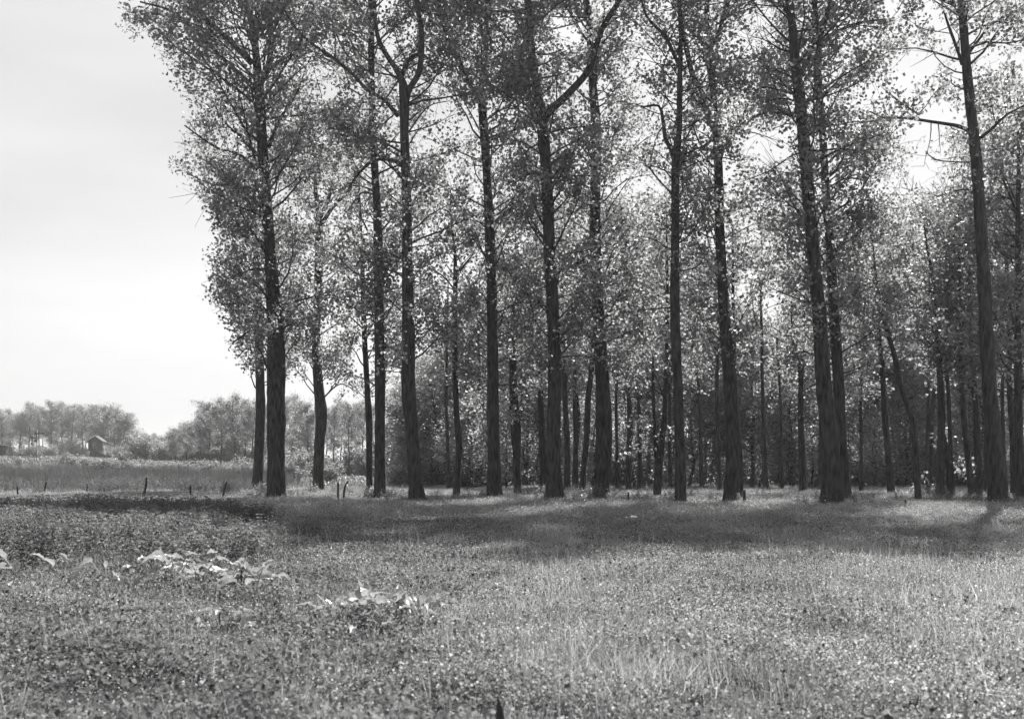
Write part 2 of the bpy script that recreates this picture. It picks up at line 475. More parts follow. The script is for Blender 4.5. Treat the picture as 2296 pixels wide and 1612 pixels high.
front = [
 dict(label='thick twin-stemmed poplar at the left end of the front row', yb=1125,
  trunk=[(621,1125,46),(620,1000,44),(618,880,44),(611,760,30),(607,640,28),(603,527,26),(592,400,27),(587,323,26),(581,205,24),(567,73,16),(549,0,13),(535,-100,9),(530,-210,4)],
  limbs=[[(628,900,22),(629,800,20),(620,690,18),(612,600,14),(606,520,8)],
   [(577,202,14),(547,176,11),(497,129,9),(443,76,8),(390,32,6),(320,12,4)],
   [(564,141,14),(514,91,12),(461,44,10),(417,0,8),(370,-50,5),(330,-80,3)],
   [(581,352,8),(540,310,6),(496,264,4),(470,215,3)], [(576,379,8),(532,343,6),(479,326,5),(408,276,3)],
   [(578,404,7),(530,402,6),(476,408,4),(408,379,3)], [(602,329,9),(622,264,7),(655,205,5),(672,150,3)],
   [(593,176,14),(609,117,13),(609,0,10),(615,-100,6)], [(569,85,8),(545,60,6),(500,60,4),(440,95,3),(390,120,2)],
   [(597,480,6),(560,470,5),(500,500,3)], [(606,600,5),(560,610,4),(500,640,3)], [(612,760,5),(570,740,4),(525,770,3)]],
  crown=dict(y0=860, y1=-220, r0=2.2, r1=3.6, n=100, dens=1.1, ld=2.0)),
 dict(label='straight slim poplar just left of the wide Y-forked poplar', yb=1125,
  trunk=[(853,1125,30),(852,1000,26),(852,820,25),(849,600,23),(846,470,20),(838,330,18),(834,200,17),(832,0,14),(830,-120,8),(828,-200,4)],
  limbs=[[(834,205,7),(800,150,5),(760,90,4),(735,20,3)], [(846,440,5),(810,430,4),(775,470,3)], [(834,60,6),(800,10,5),(770,-60,3)]],
  crown=dict(y0=880, y1=-210, r0=1.6, r1=2.8, n=72)),
 dict(label='poplar opening into a wide bare Y fork, foot leaning right', yb=1130,
  trunk=[(937,1130,40),(930,1050,33),(924,960,32),(917,880,35),(916,780,33),(914,600,27),(912,450,24),(907,300,22),(906,205,24),(893,164,14),(862,117,12),(845,73,11),(838,0,10),(830,-90,6),(826,-160,4)],
  limbs=[[(908,222,14),(920,200,14),(942,161,13),(948,88,12),(942,44,10),(937,0,9),(935,-90,6),(930,-150,3)], [(899,185,9),(903,158,9),(918,123,9),(939,109,8)],
   [(893,262,9),(860,225,8),(825,205,8),(790,170,7),(746,135,7),(700,105,6),(665,70,4),(640,30,3)],
   [(912,380,8),(880,362,8),(840,365,7),(808,395,6),(790,425,4)], [(914,300,4),(960,245,3),(1010,235,2)]],
  crown=dict(y0=850, y1=-190, r0=1.7, r1=2.6, n=62)),
 dict(label='poplar whose upper limb bends far left, right of the Y-forked poplar', yb=1125,
  trunk=[(1109,1125,37),(1107,1000,31),(1105,850,28),(1103,650,26),(1098,520,24),(1092,400,21),(1086,300,22),(1081,225,19),(1086,150,13),(1091,60,10),(1092,0,9),(1095,-130,5),(1096,-200,3)],
  limbs=[[(1081,228,14),(1056,191,13),(1030,141,12),(1006,97,12),(995,50,10),(983,0,9),(975,-80,5)], [(1090,110,8),(1073,50,8),(1055,0,7),(1040,-80,4)],
   [(1108,505,9),(1130,480,8),(1165,460,6),(1205,450,4)], [(1092,268,5),(1118,248,6),(1140,238,5),(1156,218,3)], [(1074,290,4),(1055,250,3),(1030,200,2)]],
  crown=dict(y0=860, y1=-200, r0=1.7, r1=3.0, n=82)),
 dict(label='stout poplar dividing into a V with a long limb slanting right', yb=1130,
  trunk=[(1246,1130,46),(1242,1050,38),(1241,950,35),(1243,850,33),(1240,700,31),(1232,550,30),(1225,400,27),(1218,300,28),(1212,245,26),(1200,176,20),(1191,103,19),(1185,44,18),(1182,0,16),(1172,-110,10),(1165,-210,4)],
  limbs=[[(1218,268,18),(1240,240,18),(1276,205,17),(1320,153,15),(1335,106,14),(1353,53,13),(1385,0,12),(1410,-60,8),(1430,-120,4)],
   [(1226,372,8),(1250,352,7),(1280,336,6),(1312,332,4)], [(1228,395,5),(1190,385,5),(1150,405,3)], [(1336,110,6),(1362,80,4),(1385,50,3)], [(1203,120,5),(1230,120,4),(1260,110,3)]],
  crown=dict(y0=860, y1=-215, r0=1.7, r1=3.0, n=82)),
 dict(label='poplar with swollen lumpy lower trunk, right of the V-split poplar', yb=1125,
  trunk=[(1348,1125,34),(1352,1030,40),(1354,960,42),(1350,860,34),(1344,760,30),(1338,650,28),(1334,500,26),(1336,300,25),(1328,190,20),(1321,59,17),(1314,0,15),(1306,-110,9),(1302,-190,4)],
  limbs=[[(1336,340,5),(1370,330,4),(1410,345,3)], [(1338,650,6),(1360,630,5),(1385,600,3)], [(1330,190,8),(1355,140,7),(1390,100,5),(1420,70,3)], [(1334,390,4),(1310,360,4),(1270,350,3)]],
  crown=dict(y0=850, y1=-200, r0=1.6, r1=3.0, n=76)),
 dict(label='slim upright poplar with a small fork below its crown, mid right', yb=1136,
  trunk=[(1527,1136,28),(1524,1000,26),(1519,850,23),(1514,700,24),(1515,500,20),(1516,370,20),(1524,293,14),(1525,176,13),(1527,88,10),(1525,0,9),(1522,-120,5),(1520,-190,3)],
  limbs=[[(1514,360,11),(1505,330,10),(1493,308,9),(1487,264,8),(1478,235,6),(1440,238,4)], [(1525,150,9),(1510,112,8),(1493,73,8),(1455,29,6),(1440,-20,4)],
   [(1520,350,5),(1560,338,4),(1595,325,3)], [(1512,390,3),(1480,376,3),(1458,371,2)]],
  crown=dict(y0=700, y1=-190, r0=1.3, r1=2.6, n=58, dens=0.9)),
 dict(label='poplar with bulging lower trunk bending left into a ragged fork', yb=1132,
  trunk=[(1637,1132,36),(1641,1040,34),(1641,960,35),(1635,850,31),(1626,740,28),(1619,620,25),(1613,500,22),(1611,400,22),(1607,315,22),(1600,240,15),(1596,191,16),(1585,117,13),(1584,0,12),(1580,-120,6),(1578,-190,3)],
  limbs=[[(1603,300,14),(1581,249,12),(1554,176,12),(1540,117,12),(1528,59,10),(1520,0,8),(1515,-80,4)], [(1590,118,9),(1610,76,9),(1622,35,8),(1634,0,7),(1645,-50,4)],
   [(1612,315,9),(1660,280,7),(1720,248,6),(1780,250,4)], [(1606,345,5),(1570,330,4),(1545,275,3)], [(1590,170,5),(1640,160,4),(1690,130,3)]],
  crown=dict(y0=840, y1=-190, r0=1.6, r1=2.7, n=74)),
 dict(label='massive leaning poplar in the right half, clear thick trunk', yb=1141,
  trunk=[(1866,1141,54),(1863,1050,46),(1858,950,42),(1848,850,38),(1837,700,33),(1824,550,31),(1810,400,29),(1797,250,29),(1785,150,25),(1776,60,20),(1768,0,18),(1752,-110,10),(1740,-230,4)],
  limbs=[[(1792,172,11),(1812,135,10),(1833,100,10),(1848,60,9),(1862,0,8),(1875,-80,4)], [(1797,215,6),(1760,200,5),(1720,185,4),(1700,190,2)],
   [(1782,55,5),(1750,30,4),(1715,0,3)], [(1788,115,3),(1745,100,3),(1705,65,2)], [(1795,230,4),(1750,225,4),(1700,240,2)], [(1808,390,4),(1850,370,4),(1890,330,2)]],
  crown=dict(y0=760, y1=-230, r0=1.5, r1=2.7, n=72)),
 dict(label='leaf-clad poplar standing close behind the massive leaning one', yb=1133,
  trunk=[(1895,1133,36),(1888,1000,31),(1882,850,27),(1872,700,25),(1864,550,22),(1854,400,19),(1849,300,19),(1842,200,18),(1836,100,19),(1832,0,14),(1826,-110,8),(1822,-200,4)],
  limbs=[[(1841,92,9),(1890,62,8),(1940,48,6),(1985,45,4)], [(1848,210,5),(1880,180,4),(1900,150,3)], [(1858,420,4),(1905,395,4),(1950,400,3)], [(1836,60,7),(1875,20,6),(1920,-30,4)]],
  crown=dict(y0=880, y1=-210, r0=1.7, r1=3.1, n=96, dens=1.05)),
 dict(label='tall leaning poplar near the right edge with a long bare side limb', yb=1141,
  trunk=[(2240,1141,46),(2232,1050,42),(2224,950,38),(2214,850,34),(2205,650,32),(2194,500,28),(2184,350,26),(2170,200,23),(2160,100,20),(2152,0,17),(2140,-120,9),(2130,-220,4)],
  limbs=[[(2170,296,9),(2150,283,9),(2133,276,8),(2095,267,7),(2040,256,6),(1993,252,4),(1965,235,3)], [(2060,260,5),(2030,235,4),(2000,205,2)], [(2184,235,6),(2187,195,5),(2189,148,3)], [(2172,367,4),(2145,364,3),(2100,357,3),(2080,335,1.5)],
   [(2160,203,4),(2140,203,3),(2119,200,2),(2112,180,1.5)], [(2190,315,8),(2213,297,7),(2240,270,5),(2280,250,3)], [(2155,148,8),(2138,115,7),(2116,73,6),(2101,47,4)],
   [(2144,18,9),(2119,0,8),(2080,-20,6),(2030,-25,5),(1975,-10,3)], [(2163,132,7),(2195,90,6),(2233,47,5),(2295,9,3)], [(2186,430,4),(2140,432,3),(2085,450,2),(2060,435,1)]],
  crown=dict(y0=170, y1=-230, r0=2.2, r1=3.0, n=28, ld=1.5)),
]
TOPY = [-240, -240, -250, -310, -380, -440, -450, -460, -480, -470, -480]
for i, t in enumerate(front):
    x_, y_, w_ = t['trunk'][-1]; old = t['crown']['y1']; ny_ = TOPY[i]
    t['trunk'][-1] = (x_, y_, max(w_, 8 if ny_ < -300 else w_)); t['trunk'].append((x_ - 14, ny_ - 20, 3))
    t['crown']['n'] = int(t['crown']['n'] * (t['crown']['y0'] - ny_) / (t['crown']['y0'] - old) * 1.12) + 8
    t['crown']['y1'] = ny_; t['crown']['r1'] *= 1.1
    make_tree('poplar_tree', t['label'], FR, D(t['yb']), t['trunk'], t['limbs'], t['crown'], seed=i)

def sr(label, yb, trunk, limbs=(), y0=900, y1=350, r0=1.4, r1=2.0, n=34, dens=1.0, m=6, group=SR):
    return dict(label=label, yb=yb, trunk=trunk, limbs=limbs, crown=dict(y0=y0, y1=y1, r0=r0, r1=r1, n=n, dens=dens, m=m), group=group)
second = [
 sr('dark thinner poplar close behind the twin-stemmed one, on its left', 1105, [(577,1105,28),(580,1000,25),(583,909,23),(580,762,22),(577,674,18),(572,560,12),(570,440,7),(572,330,3)],
    [[(578,690,6),(540,640,4),(500,600,3)], [(581,800,5),(550,780,4),(525,800,2)]], 880, 330, 2.0, 2.2, 64, 1.1),
 sr('crooked forked poplar between the twin-stemmed and slim ones', 1105, [(714,1105,28),(716,1000,26),(720,930,29),(713,860,25),(708,770,21),(713,640,21),(716,527,20),(713,465,13),(706,420,9),(702,330,5),(700,250,3)],
    [[(717,490,10),(730,465,9),(746,420,8),(757,350,6),(765,290,3)], [(720,505,10),(745,470,9),(775,440,8),(805,400,6),(822,350,4)], [(716,900,4),(760,860,3),(800,880,2)]], 900, 230, 1.8, 2.4, 66),
 sr('thin poplar touching the left side of the straight slim one', 1118, [(829,1118,15),(828,1040,15),(828,950,17),(823,860,14),(816,720,13),(813,600,10),(808,480,6),(805,380,3)],
    [[(817,740,4),(780,710,3),(740,722,2)], [(814,640,4),(840,600,3),(850,560,2)]], 900, 380, 1.4, 1.8, 44),
 sr('thin pole-like poplar in the gap right of the Y-forked one', 1119, [(1022,1119,17),(1027,1050,15),(1029,1000,17),(1023,920,14),(1020,800,14),(1021,650,12),(1020,570,8),(1012,500,5),(1010,420,3)],
    [[(1022,620,5),(1040,600,5),(1062,575,3)], [(1020,650,4),(990,615,3),(950,590,2)]], 760, 330, 1.3, 1.9, 42),
 sr('twin thin poplar right of the tree with the far-left limb', 1114, [(1161,1114,17),(1158,1040,19),(1160,960,19),(1153,880,16),(1150,780,13),(1151,700,9),(1155,560,5),(1158,470,3)],
    [[(1158,1040,10),(1149,960,10),(1146,870,8),(1144,780,5)]], 900, 440, 1.4, 1.8, 44),
 sr('slim poplar nearly hidden left of the V-split trunk', 1112, [(1218,1112,17),(1217,1000,19),(1213,920,15),(1209,800,13),(1205,650,10),(1202,500,6),(1200,400,3)], (), 860, 380, 1.5, 1.9, 46),
 sr('slim poplar just right of the V-split trunk', 1108, [(1272,1108,16),(1272,1000,15),(1267,900,13),(1262,760,10),(1260,620,7),(1258,480,3)], (), 900, 430, 1.3, 1.7, 40),
 sr('very thin upright poplar second right of the V-split trunk', 1104, [(1290,1104,13),(1291,1000,12),(1288,900,10),(1290,760,8),(1292,620,5),(1293,540,3)], (), 900, 500, 1.2, 1.6, 34),
 sr('poplar leaning right against the swollen lumpy trunk', 1119, [(1303,1119,18),(1309,1050,14),(1316,980,15),(1319,900,15),(1326,830,12),(1333,740,8),(1338,640,4)], (), 860, 560, 1.2, 1.5, 28),
 sr('dark slim poplar first right of the swollen lumpy trunk', 1101, [(1408,1101,13),(1411,1000,12),(1410,920,10),(1408,800,8),(1406,650,6),(1405,520,3)], (), 900, 450, 1.6, 2.0, 46),
 sr('dark slim poplar second right of the swollen lumpy trunk', 1100, [(1436,1100,14),(1434,1000,11),(1432,920,9),(1430,780,7),(1428,640,5),(1426,520,3)], (), 900, 460, 1.5, 1.9, 40),
 sr('low-forked poplar left of the slim upright one', 1120, [(1473,1120,17),(1476,1060,20),(1484,1000,16),(1490,930,12),(1492,850,10),(1496,700,8),(1495,560,5),(1493,440,3)],
    [[(1474,1050,11),(1468,980,10),(1463,900,7),(1460,800,4)], [(1491,900,4),(1465,840,3),(1430,800,2)]], 900, 420, 1.5, 2.0, 46),
 sr('thin poplar hugging the right side of the bulging trunk', 1128, [(1660,1128,15),(1660,1040,13),(1655,960,12),(1648,880,11),(1645,780,9),(1644,640,7),(1642,500,4)], (), 850, 480, 1.3, 1.7, 34),
 sr('thin poplar with a bare stem before the sky gap', 1106, [(1717,1106,17),(1715,1020,12),(1712,950,10),(1709,850,9),(1708,760,8),(1706,680,6),(1708,560,4),(1709,470,3)],
    [[(1709,745,4),(1694,710,3),(1690,640,2)]], 720, 430, 1.3, 1.8, 34),
 sr('forked thin poplar between the sky gap and the massive one', 1110, [(1801,1110,19),(1799,1020,17),(1796,940,14),(1796,860,12),(1800,790,10),(1804,700,8),(1806,600,6),(1806,480,3)],
    [[(1796,860,8),(1788,800,7),(1776,760,5),(1772,700,3)], [(1796,880,3),(1830,860,3),(1850,870,2)]], 780, 440, 1.3, 1.8, 40),
 sr('upright poplar left of the strongly leaning thin one', 1112, [(1999,1112,18),(1992,1040,17),(1984,930,15),(1977,820,12),(1969,720,10),(1962,630,7),(1955,520,3)], (), 900, 470, 1.6, 2.1, 52),
 sr('strongly leaning thin poplar crossing the right-hand wood', 1132, [(2060,1132,15),(2055,1060,16),(2050,970,16),(2040,920,14),(2024,870,14),(2006,800,12),(1990,745,10),(1974,690,9),(1964,620,6),(1958,540,3)],
    [[(2012,820,4),(2030,800,3),(2058,790,2)]], 800, 480, 1.3, 1.8, 36),
 sr('dark poplar right of the strongly leaning thin one', 1119, [(2108,1119,22),(2110,1020,20),(2112,930,18),(2108,820,15),(2102,700,11),(2093,620,8),(2080,560,6),(2070,480,3)], [[(2112,960,11),(2130,1020,12),(2140,1100,12)]], 860, 400, 1.8, 2.4, 60),
 sr('bent thin poplar between dark trunks left of the right-edge tree', 1120, [(2182,1120,16),(2172,1030,15),(2162,930,14),(2157,840,12),(2155,740,10),(2152,600,6),(2150,480,3)], (), 880, 420, 1.6, 2.2, 50),
 sr('straight thin poplar just left of the right-edge leaning tree', 1118, [(2197,1118,18),(2194,1030,17),(2190,930,15),(2183,820,12),(2178,700,9),(2172,560,5),(2168,460,3)], (), 880, 400, 1.6, 2.2, 50),
 sr('slim poplar right of the right-edge leaning tree', 1120, [(2272,1120,16),(2268,1000,15),(2262,880,13),(2258,740,10),(2255,560,7),(2252,420,5),(2250,330,3)], (), 900, 280, 1.8, 2.4, 66),
 sr('dark poplar cut by the right edge of the picture', 1130, [(2294,1130,24),(2290,1000,22),(2288,860,19),(2288,680,15),(2290,480,11),(2290,300,7),(2288,190,3)], [[(2289,480,6),(2262,420,5),(2240,380,3)]], 900, 170, 2.0, 2.6, 90),
]
for i, t in enumerate(second):
    make_tree('poplar_tree', t['label'], t['group'], D(t['yb']), t['trunk'], t['limbs'], t['crown'], seed=50 + i, leaf=0.16, k=10)

thin = [(1007,1100,1003,9,620,'hair-thin dark stem just left of the thin pole-like poplar'),(1076,1096,1073,8,600,'hair-thin stem left of the far-left-limbed poplar'),
 (1181,1094,1178,7,620,'hair-thin stem between the twin thin and V-split poplars'),(1384,1098,1390,8,600,'thin dark stem just right of the swollen lumpy trunk'),
 (1503,1098,1498,8,560,'thin dark stem just left of the slim upright poplar'),(1574,1100,1552,8,600,'thin slanting stem right of the slim upright poplar'),
 (1614,1108,1611,10,560,'thin dark stem left of the bulging trunk'),(1755,1104,1742,7,760,'hair-thin slanting stem right of the bare-stemmed poplar'),
 (1838,1106,1832,9,560,'thin dark stem just left of the massive leaning poplar'),(1932,1108,1938,8,560,'thin dark stem right of the leaf-clad poplar'),
 (2134,1118,2118,11,520,'thin dark stem right of the dark forked-foot poplar'),(2210,1112,2204,10,520,'thin dark stem left of the right-edge leaning trunk'),
 (2255,1110,2248,10,520,'thin dark stem just right of the right-edge leaning trunk'),(2078,1110,2084,9,560,'thin dark stem right of the strongly leaning thin poplar')]
for i, (x0, yb, x1, wd, yt, lab) in enumerate(thin):
    xm = (x0 + x1) / 2 + (i % 3 - 1) * 5
    make_tree('poplar_tree', lab, 'thin stems in the third row', D(yb), [(x0, yb, wd * 1.25), ((x0 + xm) / 2, yb - 100, wd), (xm, 880, wd * .9), (x1, 760, wd * .7), (x1 + 2, yt, wd * .3)], (),
              dict(y0=880, y1=yt, r0=1.0, r1=1.2, n=16, dens=0.8, m=5), seed=120 + i, leaf=0.17, k=8)

# ---- woodland trees further back: four grown trees, then copies
def proto_tree(H, rcrown, base_frac, nb, seed, leaf=0.2, m=8, twin=False):
    rs = np.random.default_rng(seed)
    n = 9
    P = np.zeros((n, 4)); P[:, 2] = np.linspace(-0.2, H, n)
    P[1:, :2] = rs.normal(0, 0.13, (n - 1, 2)).cumsum(0)
    P[:, 3] = np.linspace(0.2, 0.02, n) * H / 16
    T = catmull(P, 0.8)
    v, q, t = tube(T[:, :3], T[:, 3], 8, True, 0.06, seed)
    trunk = mesh_np('trunk', v, q, t, True)
    tw = MB(); C = []
    for b in range(nb):
        h = base_frac + (1 - base_frac) * (b + rs.random()) / nb
        kk = min(int(h * (len(T) - 1)), len(T) - 2)
        u = (h - base_frac) / (1 - base_frac)
        r = rcrown * (0.55 + 0.75 * math.sin(math.pi * min(1, 0.12 + 0.85 * u))) * rs.uniform(0.5, 1.1)
        if u > 0.9: r *= 0.6
        a = rs.uniform(0, 6.283); el = rs.uniform(0.2, 0.9)
        dd = np.array([math.cos(a) * math.cos(el), math.sin(a) * math.cos(el), math.sin(el)])
        Pb, Rb = grow_branch(T[kk, :3], dd, r, 0.03, rs, 0.2, 5)
        tw.tube(Pb, Rb, 3, False)
        for s_ in range(int(r * 3)):
            uu = rs.uniform(0.25, 1) * 4; i = min(int(uu), 3)
            p = Pb[i] + (Pb[i + 1] - Pb[i]) * (uu - i)
            P2, R2 = grow_branch(p, unit(Pb[i + 1] - Pb[i]) + rs.normal(0, 0.6, 3), r * 0.3, 0.012, rs, 0.1, 3)
            tw.tube(P2, R2, 3, False)
            for _ in range(3): C.append(P2[rs.integers(0, 3)] + rs.normal(0, 0.2, 3))
    C = np.array(C)
    C = C[rs.random(len(C)) < np.clip(0.85 + 0.6 * wnoise(C, 0.9), 0.25, 1)]
    LC = np.repeat(C, m, 0) + rs.normal(0, 0.24, (len(C) * m, 3))
    v, q = leaf_quads(LC, leaf, rs)
    crown = mesh_np('crown', v, q)
    twm = mesh_np('twigs', np.concatenate(tw.v), np.concatenate(tw.q))
    trunk.materials.append(M['bark_far']); twm.materials.append(M['bark_far']); crown.materials.append(M['leaf_far'])
    return trunk, twm, crown, H
protos = [proto_tree(16, 2.3, 0.34, 64, 1), proto_tree(17, 2.7, 0.42, 58, 2), proto_tree(15, 2.1, 0.28, 60, 3), proto_tree(16, 2.5, 0.5, 50, 4), proto_tree(14, 3.6, 0.22, 80, 5)]

def place_tree(name, pi, x, y, H, rz, label, group, cat='tree', wide=1.0):
    tr, twm, cr, H0 = protos[pi]
    root = empty(name, (x, y, float(ground(x, y))), label, cat, group)
    s = H / H0
    root.scale = (s * wide, s * wide, s); root.rotation_euler = (0, 0, rz)
    a = obj('trunk', tr, None, root)
    b = obj('twigs', twm, None, root); b['kind'] = 'stuff'
    c = obj('crown', cr, None, root); c['kind'] = 'stuff'
    return root

prs = np.random.default_rng(77)
TOPS = np.array([[600, 900], [680, 880], [760, 900], [880, 900], [940, 800], [1010, 740], [1100, 620], [1250, 520], [1340, 450], [1420, 440], [1500, 500], [1580, 540], [1660, 640],
                 [1690, 800], [1770, 810], [1800, 600], [1880, 500], [1990, 480], [2040, 520], [2060, 460], [2120, 420], [2200, 380], [2296, 340], [2500, 330]])
zones = [(600, 900, 'slender tree in the hazy thicket behind the left front trunks', 'trees in the thicket behind the left trunks'),
         (900, 1240, 'slender tree in the wood between the Y-forked and V-split poplars', 'trees in the wood left of the V-split poplar'),
         (1240, 1690, 'slender tree in the wood seen between the central right trunks', 'trees in the wood behind the central trunks'),
         (1690, 2000, 'slender tree in the wood around the massive leaning poplar', 'trees in the wood behind the massive poplar'),
         (2000, 2700, 'slender tree in the dark wood at the right edge', 'trees in the dark wood at the right')]
def zone(px):
    for a, b, l, g in zones:
        if a <= px < b: return l, g
    return zones[-1][2:] if px > 1000 else zones[0][2:]
LM = [(577, 'leftmost thinner poplar'), (622, 'twin-stemmed poplar'), (714, 'crooked forked poplar'), (852, 'straight slim poplar'), (925, 'Y-forked poplar'),
      (1028, 'thin pole-like poplar'), (1107, 'far-left-limbed poplar'), (1160, 'twin thin poplar'), (1243, 'V-split poplar'), (1290, 'very thin upright poplar'),
      (1352, 'swollen-trunk poplar'), (1422, 'two dark slim poplars'), (1480, 'low-forked poplar'), (1523, 'slim upright poplar'), (1640, 'bulging-trunk poplar'),
      (1713, 'bare-stemmed thin poplar'), (1798, 'forked thin poplar'), (1872, 'massive leaning poplar'), (1990, 'upright thin poplar'), (2050, 'strongly leaning thin poplar'),
      (2110, 'dark forked-foot poplar'), (2165, 'bent thin poplar'), (2228, 'right-edge leaning poplar'), (2290, 'poplar cut by the edge')]
ADJ = ['slender', 'broad-topped', 'leafy-stemmed', 'high-crowned', 'bushy']
SADJ = ['rounded', 'spreading', 'upright', 'dark', 'low']
USED = set()
def near_label(px, pi, rank, what='tree', adj=ADJ):
    lx, ln = min(LM, key=lambda t: abs(t[0] - px))
    side = 'left' if px < lx else 'right'
    for ext in (side, 'more ' + side, 'farther ' + side, 'well ' + side):
        t_ = f"{adj[pi]} {what} in the wood's {rank}, {ext} of the {ln}"
        if t_ not in USED: break
    USED.add(t_)
    return t_
    return f"{adj[pi]} {what} in the wood's {rank}, {side} of the {ln}"
RANKS = {72: 'nearest rank', 86: 'second rank', 108: 'deep part', 140: 'deepest part', 78: 'front edge', 95: 'middle', 125: 'far depth'}
count = 0
for (dlo, dhi, step) in ((72, 84, 76), (86, 104, 64), (108, 135, 44), (140, 175, 36)):
    px = 905 + prs.uniform(0, 30)
    while px < 2340:
        d = prs.uniform(dlo, dhi)
        top = np.interp(px, TOPS[:, 0], TOPS[:, 1]) + prs.normal(0, 22)
        H = EYE + (HY - top) / F * d
        H = min(H, 21) * (1.0 if d < 90 else 0.93)
        if H > 3:
            w = at(px, HY, d)
            l, g = zone(px)
            pi = int(prs.integers(0, 5)); l = near_label(px, pi, RANKS[dlo])
            place_tree('woodland_tree', pi, w[0], d, H, prs.uniform(0, 6.28), l, g, wide=max(0.8, min(1.3, 13 / H)))
            count += 1
        px += step * prs.uniform(0.6, 1.4)
# leafy saplings standing in the light along the near side of the wood
protos.append(proto_tree(8, 1.5, 0.10, 52, 9, leaf=0.16, m=7)); protos.append(proto_tree(7, 1.2, 0.16, 44, 12, leaf=0.16, m=6))
SAP = ['sunlit', 'slim']
px = 930.0
while px < 2300:
    d = prs.uniform(66, 84); w = at(px, HY, d); k = int(prs.integers(0, 2))
    lx, ln = min(LM, key=lambda t: abs(t[0] - px))
    place_tree('sapling', 5 + k, w[0], d, prs.uniform(4.5, 9.0), prs.uniform(0, 6.28), f"{SAP[k]} leafy sapling {'left' if px < lx else 'right'} of the {ln}{'' if d < 72 else ', set back' if d < 78 else ', deeper in'}", 'saplings along the wood', cat='sapling', wide=prs.uniform(0.9, 1.3))
    px += prs.uniform(22, 44)
# the thicket behind the left trunks, 110-170 m away
for px, d, top, pi in [(640,150,890,0),(668,170,880,2),(690,140,905,4),(735,160,915,1),(748,130,905,0),(765,150,895,3),(780,135,905,1),(795,160,900,0),(812,145,895,3),(835,150,905,2),(868,140,950,0),(884,155,900,2),(905,130,925,4),(930,150,880,1),(655,125,980,4),(700,190,930,2)]:
    w = at(px, HY, d); l, g = zone(px)
    l = f"{ADJ[pi]} tree in the hazy {'near' if d < 145 else 'far'} thicket {'left' if px < min(LM, key=lambda t: abs(t[0] - px))[0] else 'right'} of the {min(LM, key=lambda t: abs(t[0] - px))[1]}"
    place_tree('woodland_tree', pi, w[0], d, EYE + (HY - top) / F * d, prs.uniform(0, 6.28), l, g)
# copse at mid distance, left of the front row
mid_l = [(392,190,985,4,'low rounded tree at the left foot of the mid-distance copse'),(420,185,975,4,'bushy dark tree second from left in the mid-distance copse'),
 (447,180,960,2,'tree stepping up to the tall part of the mid-distance copse'),(470,176,925,4,'broad leafy tree at the left of the copse tall part'),
 (495,172,905,0,'pale airy tree left of the tallest copse tree'),(520,168,888,2,'tallest round-topped tree of the mid-distance copse'),
 (548,172,900,0,'thin-trunked tree right of the tallest copse tree'),(565,165,895,3,'copse tree half hidden by the dark thinner poplar'),(600,175,905,2,'copse tree seen between the two leftmost front trunks')]
for px, d, top, pi, lab in mid_l:
    w = at(px, HY, d)
    place_tree('copse_tree', pi, w[0], d, EYE + (HY - top) / F * d, prs.uniform(0, 6.28), lab, 'trees of the mid-distance copse', wide=1.15)
far_l = [(4,300,940,0,'distant tree at the left edge of the picture'),(25,305,938,2,'second tree from the left edge in the distant wood'),(45,300,948,3,'lower distant tree left of the semaphore signal'),
 (65,300,925,1,'high round-crowned distant tree just left of the semaphore signal'),(88,310,932,3,'distant tree directly behind the semaphore signal'),(112,305,922,1,'high round-crowned distant tree just right of the semaphore signal'),
 (138,310,925,1,'broad distant tree midway between signal and cabin'),(160,305,930,3,'distant tree with visible pale stem left of the cabin'),(182,310,932,1,'distant tree just left of the signal cabin'),
 (205,320,929,0,'distant tree rising straight behind the cabin roof'),(232,310,933,4,'large round distant tree behind the cabin right side'),(258,315,938,4,'large round distant tree right of the cabin'),
 (276,318,952,4,'last round tree at the right end of the distant wood'),(300,480,980,1,'faint far-off tree first right of the distant wood'),(322,520,985,4,'faint far-off tree second right of the distant wood'),
 (346,500,985,1,'faint far-off tree third right of the distant wood'),(362,470,996,4,'faint far-off tree just left of the copse')]
for px, d, top, pi, lab in far_l:
    w = at(px, HY, d)
    place_tree('distant_tree', pi, w[0], d, EYE + (HY - top) / F * d, prs.uniform(0, 6.28), lab, 'trees of the distant wood', wide=1.3)
for i in range(26):
    px = -60 + i * 14 + prs.uniform(-5, 5); d = prs.uniform(325, 370)
    w = at(px, HY, d)
    place_tree('distant_tree', int(prs.integers(0, 4)), w[0], d, EYE + (HY - 945 - prs.uniform(0, 22)) / F * d, prs.uniform(0, 6.28), 'distant tree of the rear rank filling the far wood', 'rear rank of the distant wood', wide=1.2)
for i in range(16):
    px = 372 + i * 17 + prs.uniform(-5, 5); d = prs.uniform(195, 230)
    w = at(px, HY, d)
    place_tree('copse_tree', int(prs.integers(0, 5)), w[0], d, EYE + (HY - np.interp(px, [370, 450, 500, 640], [1000, 965, 930, 915])) / F * d, prs.uniform(0, 6.28), 'tree of the rear rank filling the copse', 'rear rank of the copse', wide=1.2)

